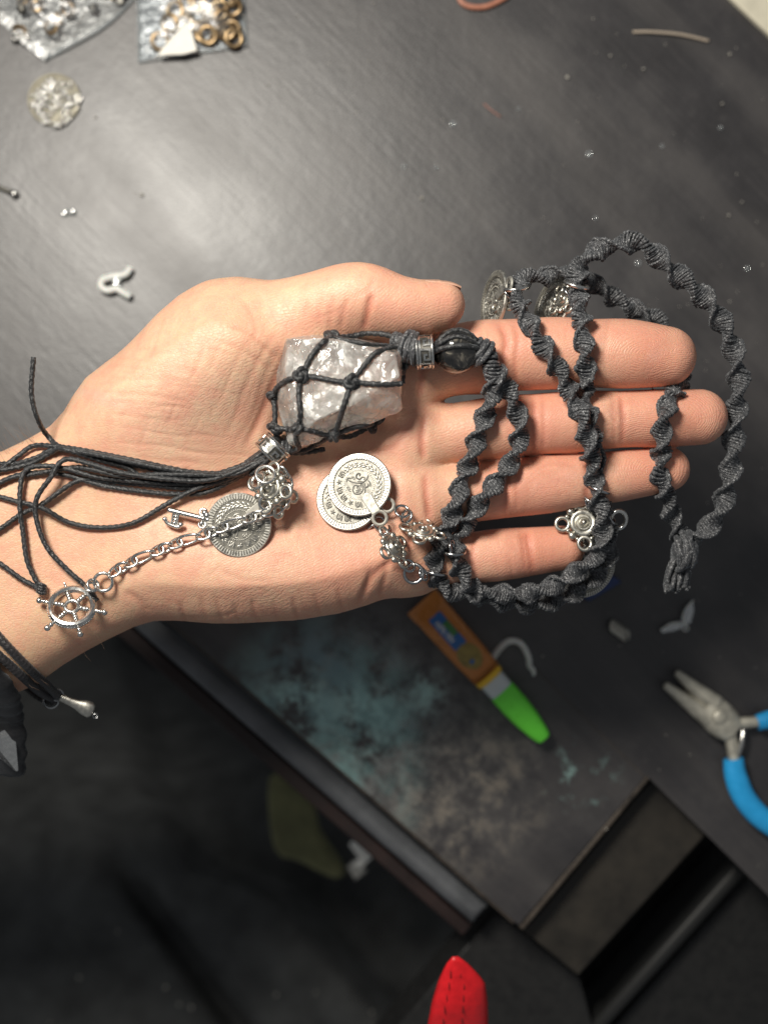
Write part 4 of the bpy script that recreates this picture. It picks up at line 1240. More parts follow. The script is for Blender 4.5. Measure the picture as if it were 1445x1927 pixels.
def link_mesh(l, w, r):
    n = 26; a = np.arange(n) * 2 * np.pi / n
    c, s = np.cos(a), np.sin(a)
    P = np.stack([np.sign(c) * np.abs(c) ** .8 * l / 2, np.sign(s) * np.abs(s) ** .8 * w / 2, .00035 * np.sin(2 * a)], 1)
    return MB().add(*tube(P, r, 8, closed=True)).mesh('chain_link', [M_silver], True, None)
LS = link_mesh(.0041, .0029, .00043); LL = link_mesh(.0070, .0030, .00043)
def wz(x, y, o): return rest(x, y, o)
CH = [(206, 1083, .0025), (225, 1070, .0018), (260, 1052, .0016), (300, 1035, .0016), (345, 1018, .0018), (385, 1006, .0035), (420, 992, zw + .0055), (460, 978, zw + .0062), (500, 965, zw + .0060), (530, 950, zw + .0050), (541, 920, zw + .0062), (536, 893, zw + .0072), (518, 880, zw + .0085)]
R = over_hand(CH, .0002)
chain = nempty('chain', tuple(R[0]))
T, N, B = frames(R)
Ld = np.concatenate([[0], np.cumsum(np.linalg.norm(np.diff(R, axis=0), axis=1))])
s = 0.0; k = 0
cinv = Matrix.Translation(-Vector(R[0]))
while True:
    big = (k % 4 == 3); ll = .0070 if big else .0041
    mid = s + ll / 2 - .0004
    if mid > Ld[-1]: break
    i = int(np.searchsorted(Ld, mid)); i = min(i, len(R) - 1)
    tilt = (.62 if k % 2 else -.62)
    n = N[i] * math.cos(tilt) + B[i] * math.sin(tilt)
    o = obj_from(LL if big else LS, 'chain_link'); o.parent = chain
    o.matrix_basis = cinv @ basis(R[i], T[i], n)
    s += ll - .0013; k += 1

# key
key = MB()
kz = zw + .0028
A = PX(316, 959, kz); Bk = PX(386, 976, kz + .0005)
key.add(*tube(resample([A, (A + Bk) / 2, Bk], .0006), .00075, 12))
for (x, y, r) in ((386, 965, .0010), (392, 978, .0010), (380, 985, .0009), (390, 970, .0012), (383, 976, .0010)): key.add(*sphere(PX(x, y, kz + .0006), r, 10, 8))
for (x, y) in ((383, 964), (381, 987)): key.add(*xf(basis(PX(x, y, kz + .0004), (1, 0, 0), (0, .2, 1)), torus(.0010, .00038, 18, 7)))
for q in range(4): key.add(*sphere(PX(333 - q * 1.1, 966 + q * 6, kz), .0006, 10, 7))
key.add(*tube(resample([PX(328, 963, kz), PX(326, 972, kz), PX(323, 986, kz)], .0005), .00035, 8)); key.add(*tube(resample([PX(337, 966, kz), PX(335, 976, kz), PX(333, 988, kz)], .0005), .00035, 8))
key.add(*tube(resample([PX(312, 975, kz), PX(314, 983, kz), PX(325, 989, kz), (PX(336, 992, kz)), PX(341, 986, kz)], .0005), .0006, 10))
for (x, y) in ((311, 977), (341, 987)): key.add(*sphere(PX(x, y, kz), .0008, 10, 8))
npart(key, 'key_charm', M_silver, sharp=None)['label'] = 'small key with toothed bit beside the dull coin'

# ship's wheel
wc = rest(136, 1141, .0040)
xd = PX(178, 1155, .1) - PX(94, 1128, .1)
WM = basis(wc, xd + Vector((0, 0, .0005)), (.12, .56, .80))
wheel = nempty('wheel_charm', (0, 0, 0)); wheel['label'] = "ship's wheel charm lying on the wrist"
mb = MB()
mb.add(*xf(WM, lathe([(.0050, -.0008), (.0066, -.0008), (.0069, .0), (.0065, .0008), (.0059, .0010), (.0052, .0006), (.0050, -.0008)], 48)))
mb.add(*xf(WM @ Matrix.Translation((0, 0, -.0004)), torus(.0066, .0004, 40, 6)))
for k in range(48):
    a = 2 * math.pi * k / 48
    p = WM @ Vector((.00685 * math.cos(a), .00685 * math.sin(a), -.0004)); mb.add(*sphere(p, .00033, 6, 4))
npart(mb, 'rim', M_silver, wheel, sharp=40)
npart(MB().add(*xf(WM, torus(.0019, .0006, 24, 8))), 'hub', M_silver, wheel, sharp=None)
for k in range(6):
    a = math.radians(k * 60 + 8); d = Vector((math.cos(a), math.sin(a), 0)); mb = MB()
    mb.add(*tube(resample([WM @ (d * .0018), WM @ (d * .0035), WM @ (d * .0054)], .0005), .0004, 8))
    for q in (.0027, .0036, .0044): mb.add(*sphere(WM @ (d * q), .00078, 10, 7))
    npart(mb, 'spoke', M_silver, wheel, sharp=None)
    mb = MB(); mb.add(*tube(resample([WM @ (d * .0066), WM @ (d * .0078), WM @ (d * .0090)], .0004), .0005, 10)); mb.add(*sphere(WM @ (d * .0080), .00068, 10, 7)); mb.add(*sphere(WM @ (d * .0094), .00095, 14, 10))
    npart(mb, 'handle', M_silver, wheel, sharp=None)
jring('jump_ring', rest(176, 1101, .0042), (.6, .35, .7), .0017, .00045, M_silver); jring('jump_ring', rest(195, 1095, .0030), (.05, -.1, 1), .0026, .00052, M_silver); jring('jump_ring', rest(172, 1104, .0042), (.1, .7, .7), .0016, .00042, M_silver)
# ------------------------------------------------------------------ props on the table
def thin_plastic(name, rough=0.12, tint=(0.9, 0.93, 0.95), milk=0.08, gloss=0.16):
    m = NT(name); t = m.t
    t.nodes.remove(m.b)
    tr = m.n('ShaderNodeBsdfTransparent'); tr.inputs['Color'].default_value = tint + (1,)
    gl = m.n('ShaderNodeBsdfGlossy'); gl.inputs['Roughness'].default_value = rough; gl.inputs['Color'].default_value = (1, 1, 1, 1)
    df = m.n('ShaderNodeBsdfDiffuse'); df.inputs['Color'].default_value = (0.75, 0.78, 0.8, 1)
    v = m.coords(); n = m.bump(m.noise(v, 160, 4, 0.6), 0.6, 0.0015)
    m.l(n, gl.inputs['Normal'])
    a = m.n('ShaderNodeMixShader'); a.inputs[0].default_value = milk; m.l(tr.outputs[0], a.inputs[1]); m.l(df.outputs[0], a.inputs[2])
    b = m.n('ShaderNodeMixShader'); b.inputs[0].default_value = gloss; m.l(a.outputs[0], b.inputs[1]); m.l(gl.outputs[0], b.inputs[2])
    m.l(b.outputs[0], m.out.inputs['Surface'])
    return m.m
M_bag = thin_plastic('clear_bag_film', 0.22, (0.9, 0.93, 0.95), 0.05, 0.07)
M_bag2 = thin_plastic('crumpled_bag_film', 0.3, (0.82, 0.83, 0.83), 0.08, 0.10)
M_clear = thin_plastic('clear_plastic', 0.1, (0.85, 0.88, 0.88), 0.22, 0.3)
M_bronze = metal('bronze', (0.42, 0.30, 0.17), 0.35)
M_paper = simple('white_paper', (0.78, 0.76, 0.70), 0.7, var=0.08)
M_white = simple('milky_plastic', (0.66, 0.67, 0.64), 0.4, var=0.1, Subsurface_Weight=0.2, Subsurface_Scale=0.002)
M_copper = simple('copper_wire', (0.40, 0.17, 0.11), 0.4, var=0.2, vscale=300)
M_card = simple('beige_board', (0.62, 0.58, 0.46), 0.8, var=0.12, vscale=120)
M_crumb = simple('pale_crumb', (0.40, 0.38, 0.34), 0.45, var=0.4)
M_brass = metal('brass', (0.45, 0.33, 0.20), 0.4)

def thing(name, label, cat, loc, group=None):
    o = empty(name, loc); tag(o, label, cat, group); return o
def tpart(mb, name, mat, root, **kw):
    o = mb.build(name, mat, None, **kw); o.parent = root
    o.matrix_parent_inverse = Matrix.Translation(-Vector(root.location)); return o
def solo(mb, name, mat, label, cat, group=None, **kw):
    o = mb.build(name, mat, None, **kw); tag(o, label, cat, group); return o

# pouch of rings
def pouch(corners, h, mat, name, label, seed, n=22, crumple=0.0006):
    C = [np.array(PX(x, y, 0)) for x, y in corners]
    V = []; F = []
    for side in (0, 1):
        for i in range(n + 1):
            for j in range(n + 1):
                u, v = i / n, j / n
                p = (1 - u) * (1 - v) * C[0] + u * (1 - v) * C[1] + u * v * C[2] + (1 - u) * v * C[3]
                e = min(u, 1 - u, v, 1 - v); k = math.sin(min(1, e / .32) * math.pi / 2)
                z = (0.0004 + h * k) if side == 0 else 0.0002
                if side == 0: z += crumple * (noise.noise(Vector((u * 7 + seed, v * 7, 1))) + noise.noise(Vector((u * 15 + seed, v * 15, 3))) * .6) * k
                V.append((p[0], p[1], max(z, 0.0003) if side == 0 else z))
    q = (n + 1) ** 2
    for i in range(n):
        for j in range(n):
            a = i * (n + 1) + j
            F.append((a, a + n + 1, a + n + 2, a + 1)); F.append((q + a, q + a + 1, q + a + n + 2, q + a + n + 1))
    edge = [i * (n + 1) for i in range(n + 1)] + [n * (n + 1) + j for j in range(1, n + 1)] + [i * (n + 1) + n for i in range(n - 1, -1, -1)] + [j for j in range(n - 1, 0, -1)]
    for a, b in zip(edge, edge[1:] + edge[:1]): F.append((a, b, q + b, q + a))
    return MB().add(V, F).build(name, mat), C
bagr = thing('plastic_pouch', 'small clear zip pouch of bronze rings at the top edge of the table', 'bag', PX(360, 50, 0))
o, C = pouch([(256, -60), (450, -66), (463, 86), (262, 116)], 0.0042, M_bag, 'film', '', 1)
o.parent = bagr; o.matrix_parent_inverse = Matrix.Translation(-Vector(bagr.location))
for a, b, nm in (((262, 116), (463, 86), 'seal'), ((450, -66), (463, 86), 'seal'), ((256, -60), (262, 116), 'seal')):
    A = PX(*a, .0012); B = PX(*b, .0012)
    tpart(MB().add(*tube(resample([A, (A + B) / 2 + Vector((.0004, .0003, 0)), B], .001), .0005, 6)), nm, M_clear, bagr)
rm = MB().add(*torus(.0030, .00095, 26, 8)).mesh('bronze_ring', [M_bronze], True, None)
rnd = random.Random(2)
for (x, y) in ((320, 44), (302, 78), (370, 30), (352, 4), (385, 64), (392, 66), (428, 60), (436, 55), (412, 20), (440, 15), (405, 42), (330, 20), (372, 5), (440, 72), (420, 36), (395, 8), (350, 45), (432, -5)):
    o = obj_from(rm, 'bronze_ring'); o.location = PX(x, y, .0022 + rnd.uniform(-.0005, .0012)); o.rotation_euler = (rnd.uniform(-.35, .35), rnd.uniform(-.35, .35), 0)
    tag(o, 'small bronze ring among the rings inside the clear zip pouch', 'ring', 'bronze rings in the pouch')
tg = MB()
P = [(296, 104), (322, 72), (352, 40), (362, 62), (371, 95), (345, 102)]
tg.add(*prism(poly_px(P, .0052), .0047, .0052, .0001)); tagp = solo(tg, 'paper_slip', M_paper, 'white paper slip folded inside the pouch of bronze rings', 'paper')
# crumpled bag of metal findings
bag2 = thing('crumpled_bag', 'crumpled clear bag of metal findings in the top left corner', 'bag', PX(120, 10, 0))
o, C = pouch([(-60, -60), (285, -60), (205, 42), (84, 112)], 0.006, M_bag2, 'film', '', 5, 26, 0.0028)
o.parent = bag2; o.matrix_parent_inverse = Matrix.Translation(-Vector(bag2.location))
tpart(MB().add(*prism(poly_px([(0, 18), (40, 48), (92, 96), (84, 114), (40, 80), (0, 40)], .003), .0022, .0030, .0002)), 'folded_corner', M_bag2, bag2)
tpart(MB().add(*tube(resample([PX(84, 112, .001), PX(130, 86, .002), PX(205, 42, .0015), PX(285, -40, .001)], .001), .0006, 6)), 'hem', M_clear, bag2)
for k in range(22):
    x = rnd.uniform(20, 235); y = rnd.uniform(-30, 62)
    if y > 92 - .42 * x + 10: continue
    mb = MB()
    if k % 3 == 0: mb.add(*torus(.0022, .0008, 18, 6))
    elif k % 3 == 1: mb.add(*lathe([(.0003, .0018), (.0012, .0012), (.0022, .0), (.0012, -.0012), (.0003, -.0018)], 8))
    else: mb.add(*xf(Matrix.Rotation(.6, 4, 'Y'), box((0, 0, 0), (.0045, .0022, .0012))))
    o = mb.build('metal_finding', [M_bronze, M_oxid, M_antique][k % 3] if k % 2 else M_bronze)
    o.location = PX(x, y, .0030 + rnd.uniform(-.0006, .0018)); o.rotation_euler = (rnd.uniform(-1, 1), rnd.uniform(-1, 1), rnd.uniform(0, 3))
    tag(o, 'small metal finding jumbled inside the crumpled clear bag', 'finding', 'findings in the crumpled bag')
mb = MB(); rnd = random.Random(8)
for k in range(26):
    mb.add(*sphere(PX(40 + rnd.gauss(0, 11) , 66 + rnd.gauss(0, 6), .0016 + rnd.uniform(0, .002)), rnd.uniform(.0005, .0011), 7, 5))
solo(mb, 'filigree_charm', M_silver, 'tiny silver filigree charm beside the crumpled bag', 'charm')
# filigree disc
fd = thing('filigree_disc', 'round silver filigree disc with brass edge lying alone at the upper left', 'charm', PX(103, 188, 0))
tpart(MB().add(*xf(Matrix.Translation(PX(103, 188, .0006)), lathe([(.00001, -.0006), (.0098, -.0006), (.0101, 0), (.0098, .0007), (.0090, .0007), (.0088, .0003), (.00001, .0003)], 48))), 'backing', simple('dull_pot_metal', (0.15, 0.14, 0.11), .5, metal=.8, var=.3), fd)
mb = MB(); rnd = random.Random(12); c = PX(106, 192, .001)
for k in range(150):
    r = .0091 * math.sqrt(rnd.random()); a = rnd.uniform(0, 6.28)
    s = rnd.uniform(.0004, .0010)
    if k % 3: mb.add(*sphere(c + Vector((r * math.cos(a), r * math.sin(a), rnd.uniform(0, .0007))), s, 6, 4, (1.3, .8, .9)))
    else: mb.add(*xf(Matrix.Translation(c + Vector((r * math.cos(a), r * math.sin(a), .0003))) @ Matrix.Rotation(rnd.uniform(-.6, .6), 4, 'X'), torus(s * 1.3, .0003, 12, 5)))
tpart(mb, 'filigree', M_silver, fd, sharp=None)
# milky plastic toggle
mb = MB(); mb.add(*tube(resample([PX(247, 504, .0016), PX(236, 517, .0022), PX(212, 521, .0025), PX(194, 527, .0022), (PX(191, 540, .0022)), PX(204, 547, .0022), PX(220, 544, .0022), PX(234, 552, .002), PX(246, 559, .0016)], .0006), .0014, 9))
tgl = thing('plastic_hook', 'milky plastic hook with two prongs on the table left of the thumb', 'hook', PX(215, 530, 0)); tpart(mb, 'prongs', M_white, tgl, sharp=None)
mb = MB().add(*prism(poly_px([(213, 520), (224, 522), (222, 536), (211, 534)], .0045), .002, .0045, .0005)); tpart(mb, 'clasp', M_clear, tgl)
# copper wire, fibre, board
solo(MB().add(*tube(resample([PX(862, -14, .001), PX(868, 4, .001), PX(886, 13, .001), PX(912, 13, .001), PX(935, 4, .001), PX(956, -8, .001)], .0008), .0011, 9)), 'copper_wire', M_copper, 'curved copper wire cut off by the top edge', 'wire', sharp=None)
solo(MB().add(*tube(resample([PX(1190, 60, .0006), PX(1225, 60, .0012), PX(1280, 65, .0014), PX(1333, 77, .0006)], .0008), .0006, 7)), 'fibre', simple('beige_fibre', (0.36, 0.30, 0.24), .6), 'thin beige fibre on the table at the upper right', 'fibre', sharp=None)
solo(MB().add(*tube(resample([PX(910, 195, .0005), PX(925, 208, .0008), PX(942, 220, .0005)], .0006), .0003, 6)), 'fibre', simple('dark_red_fibre', (0.30, 0.15, 0.12), .6), 'short reddish fibre on the table above the forefinger', 'fibre', sharp=None)
solo(MB().add(*prism(poly_px([(1366, -12), (1452, 70), (1700, 120), (1700, -200), (1380, -200)], .003), .0004, .003, .0006)), 'board', M_card, 'beige board showing in the top right corner', 'board')
# pin by the left edge
pin = thing('pin', 'steel pin with bright tip by the left edge', 'pin', PX(10, 357, 0))
tpart(MB().add(*tube(resample([PX(-60, 330, .001), PX(-20, 345, .001), PX(22, 362, .001)], .001), .0009, 8)), 'shaft', M_oxid, pin, sharp=None)
tpart(MB().add(*sphere(PX(28, 365, .0014), .0016, 8, 6)), 'tip', M_silver, pin, sharp=None)
solo(MB().add(*tube(resample([PX(118, 404, .001), PX(128, 398, .001), PX(137, 400, .0012), PX(140, 394, .001)], .0005), .0009, 7)), 'wire_scrap', M_clear, 'tiny clear scrap at the table seam near the left edge', 'scrap', sharp=None)

# glue tube
gt = thing('glue_tube', 'orange glue tube with lime green cap on the stained leaf below the hand', 'glue tube', PX(900, 1260, -.004))
ga = PX(792, 1130, .002); gb = PX(1021, 1386, .002)
gax = (gb - ga); GL = gax.length; gd = gax.normalized(); gn = Vector((-gd.y, gd.x, 0))
def gsec(t, w, h, zc, n=28):
    c = ga + gd * (GL * t); P = []
    for k in range(n):
        a = 2 * math.pi * k / n; ca, sa = math.cos(a), math.sin(a)
        P.append(c + gn * (w * math.copysign(abs(ca) ** .8, ca)) + Vector((0, 0, zc + h * math.copysign(abs(sa) ** .8, sa))))
    return P
def loft(secs, cap=True):
    n = len(secs[0]); V = [tuple(p) for s in secs for p in s]; F = []
    for i in range(len(secs) - 1):
        for j in range(n):
            j2 = (j + 1) % n; F.append((i * n + j, i * n + j2, (i + 1) * n + j2, (i + 1) * n + j))
    if cap: F.append(tuple(range(n))[::-1]); F.append(tuple((len(secs) - 1) * n + j for j in range(n)))
    return np.array(V), F
zb = .0052
W0 = sc(0)
body = [(.0, 34, .0010), (.012, 35, .0011), (.07, 35, .0014), (.085, 33.5, .0024), (.18, 33.5, .0042), (.30, 33, .0050), (.40, 32, .0054), (.47, 30, .0055), (.50, 29, .0055)]
M_orange = simple('orange_tube_plastic', (0.50, 0.19, 0.045), .30, var=.12, vscale=120)
tpart(MB().add(*loft([gsec(t, w * W0, h, zb) for t, w, h in body])), 'tube_body', M_orange, gt, sharp=45)
rg = MB()
for q in range(5): rg.add(*loft([gsec(.475 + q * .010, 29.8 * W0, .0057, zb), gsec(.479 + q * .010, 29.8 * W0, .0057, zb)]))
tpart(rg, 'neck_ribs', simple('orange_rib', (0.62, 0.24, 0.05), .4), gt, sharp=30)
tpart(MB().add(*loft([gsec(t, w * W0, h, zb) for t, w, h in ((.528, 27, .0053), (.532, 28.5, .0056), (.558, 28.5, .0056), (.562, 27, .0053))])), 'collar', simple('yellow_collar', (0.85, 0.52, 0.03), .35), gt)
tpart(MB().add(*loft([gsec(t, w * W0, h, zb) for t, w, h in ((.558, 24.5, .0048), (.60, 24.5, .0048), (.66, 24, .0047))])), 'nozzle_sleeve', simple('frosted_sleeve', (0.62, 0.68, 0.68), .4, var=.05, Subsurface_Weight=.3, Subsurface_Scale=.003), gt)
tpart(MB().add(*loft([gsec(t, w * W0, h, zb) for t, w, h in ((.648, 25, .0049), (.66, 25.5, .0050), (.76, 25.5, .0050), (.86, 23, .0046), (.94, 18.5, .0038), (.985, 15, .0032), (.997, 12, .0027), (1.0, 7, .0018))])), 'cap', simple('lime_cap', (0.16, 0.80, 0.06), .35, var=.05), gt, sharp=50)
def gpatch(t0, t1, u0, u1, off, name, mat):
    """patch on the upper side of the tube"""
    V = []; F = []; n = 8
    for i in range(n + 1):
        t = t0 + (t1 - t0) * i / n
        w = np.interp(t, [b[0] for b in body], [b[1] for b in body]) * W0; h = np.interp(t, [b[0] for b in body], [b[2] for b in body])
        for j in range(n + 1):
            u = u0 + (u1 - u0) * j / n
            a = math.acos(max(-1, min(1, math.copysign(abs(u) ** 1.25, u))))
            V.append(ga + gd * (GL * t) + gn * (w * u) + Vector((0, 0, zb + h * math.sin(a) ** .8 + off)))
    for i in range(n):
        for j in range(n): a = i * (n + 1) + j; F.append((a, a + 1, a + n + 2, a + n + 1))
    o = tpart(MB().add([tuple(v) for v in V], F), name, mat, gt); return o
M_lblue = simple('blue_print', (0.03, 0.13, 0.36), .45); M_lgreen = simple('green_print', (0.06, 0.20, 0.06), .45); M_lwhite = simple('white_print', (0.55, 0.58, 0.6), .5); M_lgold = simple('gold_print', (0.27, 0.20, 0.05), .35, var=.3, vscale=400)
gpatch(.10, .315, -.42, .42, .00020, 'label_panel', M_lblue); gpatch(.16, .25, .04, .40, .00032, 'label_square', M_lgreen)
for k in range(7):
    t = .135 + k * .019 + (.008 if k > 3 else 0); gpatch(t, t + .012, -.26 - .05 * (k % 2), -.04 + .04 * (k % 3), .00032, 'print_stroke', M_lwhite)
disc = []
V = [];F = []
def gsurf(t, u, off):
    w = np.interp(t, [b[0] for b in body], [b[1] for b in body]) * W0; h = np.interp(t, [b[0] for b in body], [b[2] for b in body])
    a = math.acos(max(-1, min(1, math.copysign(abs(u) ** 1.25, u))))
    return tuple(ga + gd * (GL * t) + gn * (w * u) + Vector((0, 0, zb + h * math.sin(a) ** .8 + off)))
V = [gsurf(.385, 0, .0002)]
for r in (.5, 1.0):
    for k in range(24): V.append(gsurf(.385 + .078 * r * math.cos(k * math.pi / 12), .66 * r * math.sin(k * math.pi / 12), .0002))
F = [(0, 1 + k, 1 + (k + 1) % 24) for k in range(24)] + [(1 + k, 25 + k, 25 + (k + 1) % 24, 1 + (k + 1) % 24) for k in range(24)]
tpart(MB().add(V, F), 'gold_emblem', M_lgold, gt)
gpatch(.405, .425, -.25, .02, .00034, 'emblem_mark', M_lblue)
# bent white tube
solo(MB().add(*tube(resample([PX(922, 1246, -.001), PX(940, 1220, 0), PX(960, 1206, .001), PX(980, 1212, .001), PX(993, 1235, 0), PX(996, 1254, -.001), PX(1003, 1262, -.001), PX(1001, 1284, -.002)], .0007), .0012, 10)), 'bent_tube', M_white, 'bent white plastic tube beside the glue tube', 'tube', sharp=None)
# clear winged scrap, coil, blue packet
wing = thing('clear_clip', 'clear plastic clip with two wings right of the glue tube', 'clip', PX(1288, 1180, 0))
for nm, P in (('wing', [(1243, 1186), (1262, 1174), (1284, 1172), (1290, 1180), (1268, 1188), (1246, 1192)]), ('wing', [(1290, 1178), (1284, 1164), (1290, 1146), (1304, 1130), (1306, 1150), (1300, 1172)])):
    tpart(MB().add(*prism(poly_px(P, .003), .0008, .0030, .0006)), nm, M_clear, wing)
    tpart(MB().add(*tube(resample([PX(*P[0], .003), PX(*P[1], .0032), PX(*P[2], .0032), PX(*P[3], .0030)], .0006), .00035, 6)), 'rim', M_white, wing, sharp=None)
tpart(MB().add(*xf(Matrix.Translation(PX(1289, 1182, .002)), torus(.0010, .0003, 18, 6))), 'eye', M_white, wing, sharp=None)
mb = MB()
for k in range(6): mb.add(*xf(Matrix.Translation(PX(1154 + k * 4.6, 1179 + k * 3.2, .0022)) @ Matrix.Rotation(.9, 4, 'Y'), torus(.0022, .0005, 22, 6)))
solo(mb, 'wire_coil', M_antique, 'short pale wire coil on the table below the knotted cord', 'coil', sharp=None)
bp = thing('foil_packet', 'dark blue packet with clear end under the knotted cords', 'packet', PX(1130, 1095, 0))
tpart(MB().add(*prism(poly_px([(1080, 1112), (1148, 1078), (1170, 1096), (1108, 1132)], .004), .0005, .004, .0012)), 'blue_half', simple('blue_foil', (0.015, 0.035, 0.13), .35, var=.3), bp)
tpart(MB().add(*prism(poly_px([(1082, 1080), (1128, 1052), (1150, 1074), (1090, 1104)], .0035), .0005, .0035, .0012)), 'clear_half', M_clear, bp)

# pliers
pl = thing('pliers', 'small round-nose pliers with sky blue grips at the right edge', 'pliers', PX(1350, 1345, 0))
M_pl = simple('dull_tool_steel', (0.50, 0.48, 0.41), .5, metal=0.5, var=.25, vscale=250)
M_grip = simple('sky_blue_grip', (0.02, 0.32, 0.68), .35, var=.06)
def taper(P, r0, r1, up=(0, 0, 1), sq=1.0):
    R = resample(P, .0008); return tube(R, np.linspace(r0, r1, len(R)), 14, squash=sq)
zp = .006
for P in ([PX(1276, 1269, zp), PX(1305, 1294, zp), PX(1345, 1328, zp)], [PX(1255, 1292, zp), PX(1290, 1318, zp), PX(1335, 1350, zp)]):
    mb = MB().add(*taper(P, .0015, .0042)); mb.add(*sphere(P[0], .00155, 12, 8)); tpart(mb, 'jaw', M_pl, pl, sharp=None)
mb = MB(); A = PX(1326, 1326, zp); B = PX(1378, 1376, zp); R = resample([A, (A + B) / 2, B], .0008); t = np.linspace(0, 1, len(R))
mb.add(*tube(R, .0050 + .0016 * np.sin(t * math.pi), 18, squash=.75)); mb.add(*xf(Matrix.Translation(PX(1354, 1350, zp + .0046)), lathe([(.00001, .0008), (.0024, .0008), (.0030, .0), (.0030, -.001)], 24)))
tpart(mb, 'joint', M_pl, pl, sharp=60)
tpart(MB().add(*taper([PX(1374, 1364, zp), PX(1400, 1360, zp), PX(1440, 1357, zp)], .0022, .0020)), 'tang', M_pl, pl, sharp=None)
tpart(MB().add(*taper([PX(1370, 1374, zp), PX(1376, 1400, zp), PX(1382, 1440, zp)], .0024, .0021)), 'tang', M_pl, pl, sharp=None)
tpart(MB().add(*tube(resample([PX(1398, 1372, zp), PX(1394, 1398, zp + .001), PX(1386, 1425, zp)], .0008), .0009, 8)), 'spring', M_silver, pl, sharp=None)
def grip(P, rs):
    R = resample(P, .0010); t = np.linspace(0, 1, len(R)); r = np.interp(t, np.linspace(0, 1, len(rs)), rs)
    mb = MB().add(*tube(R, r, 18, squash=.85)); return tpart(mb, 'grip', M_grip, pl, sharp=60)
grip([PX(1379, 1428, zp), PX(1384, 1462, zp), PX(1402, 1505, zp), PX(1440, 1545, zp), PX(1500, 1575, zp), PX(1580, 1600, zp)], [.0038, .0044, .0043, .0043, .0043, .0040, .0034])
grip([PX(1424, 1360, zp), PX(1450, 1354, zp), PX(1500, 1350, zp), PX(1560, 1372, zp), PX(1610, 1410, zp)], [.0030, .0040, .0044, .0043, .0038])

# lit crumbs big enough to count
cm = MB().add(*lathe([(.00001, .0006), (.0006, .0007), (.0009, .0002), (.0008, -.0004), (.00001, -.0005)], 7)).mesh('crumb', [M_crumb], False)
bm_ = MB().add(*torus(.0007, .00036, 16, 6)).mesh('seed_bead', [M_clear], True)
for (x, y, s) in ((1067, 145, 1.3), (793, 373, 1.2), (1372, 102, .9), (1210, 130, .8), (1148, 105, .8), (267, 367, 1.2), (180, 220, .8), (1370, 405, .9), (505, 160, .7), (978, 1298, .9), (878, 1310, 1.0), (860, 1322, 1.1), (795, 1493, 1.3), (812, 1487, 1.4), (1033, 1525, 1.0), (1020, 1235, .7), (1165, 1215, .6), (1140, 1560, .8), (1358, 195, .8), (1395, 380, .7), (560, 30, .6), (930, 1535, .8)):
    o = obj_from(cm, 'crumb'); z = 0 if y < seam(x) else -.0016
    o.location = PX(x, y, z + .0006); s *= .72; o.scale = (s, s * .75, s); o.rotation_euler = (0.3, .2, x)
    tag(o, 'pale crumb lying loose on the dark table', 'crumb', 'crumbs on the table')
for (x, y, s) in ((852, 233, 1.3), (1108, 290, 1.3), (760, 313, 1.0), (820, 315, .8), (1355, 240, .9), (975, 205, .7), (1200, 495, 1.2), (1405, 505, 1.0), (1120, 410, .8), (1245, 275, .8)):
    o = obj_from(bm_, 'seed_bead'); s *= .85; o.location = PX(x, y, .0004); o.scale = (s, s, s)
    tag(o, 'tiny clear seed bead lying on the dark table', 'bead', 'seed beads on the table')
mb = MB(); rnd = random.Random(31)
for k in range(300):
    x = rnd.uniform(-20, 1460); y = rnd.uniform(-10, 1640)
    lower = y > seam(x)
    if lower and (y > front(x) - 20 or y + x * 1.2 > 2880): continue
    if not lower and rnd.random() > .35 + .65 * min(1, max(0, (x - 500) / 700)): continue
    z = -.0016 if lower else 0
    s = rnd.uniform(.00012, .00042) * (1.6 if rnd.random() < .06 else 1)
    mb.add(*sphere(PX(x, y, z + s * .5), s, 5, 3, (1, rnd.uniform(.5, 1), .7)))
d = mb.build('dust', M_crumb, sharp=None); d['kind'] = 'stuff'; d['label'] = 'fine pale dust and grit scattered over the table'

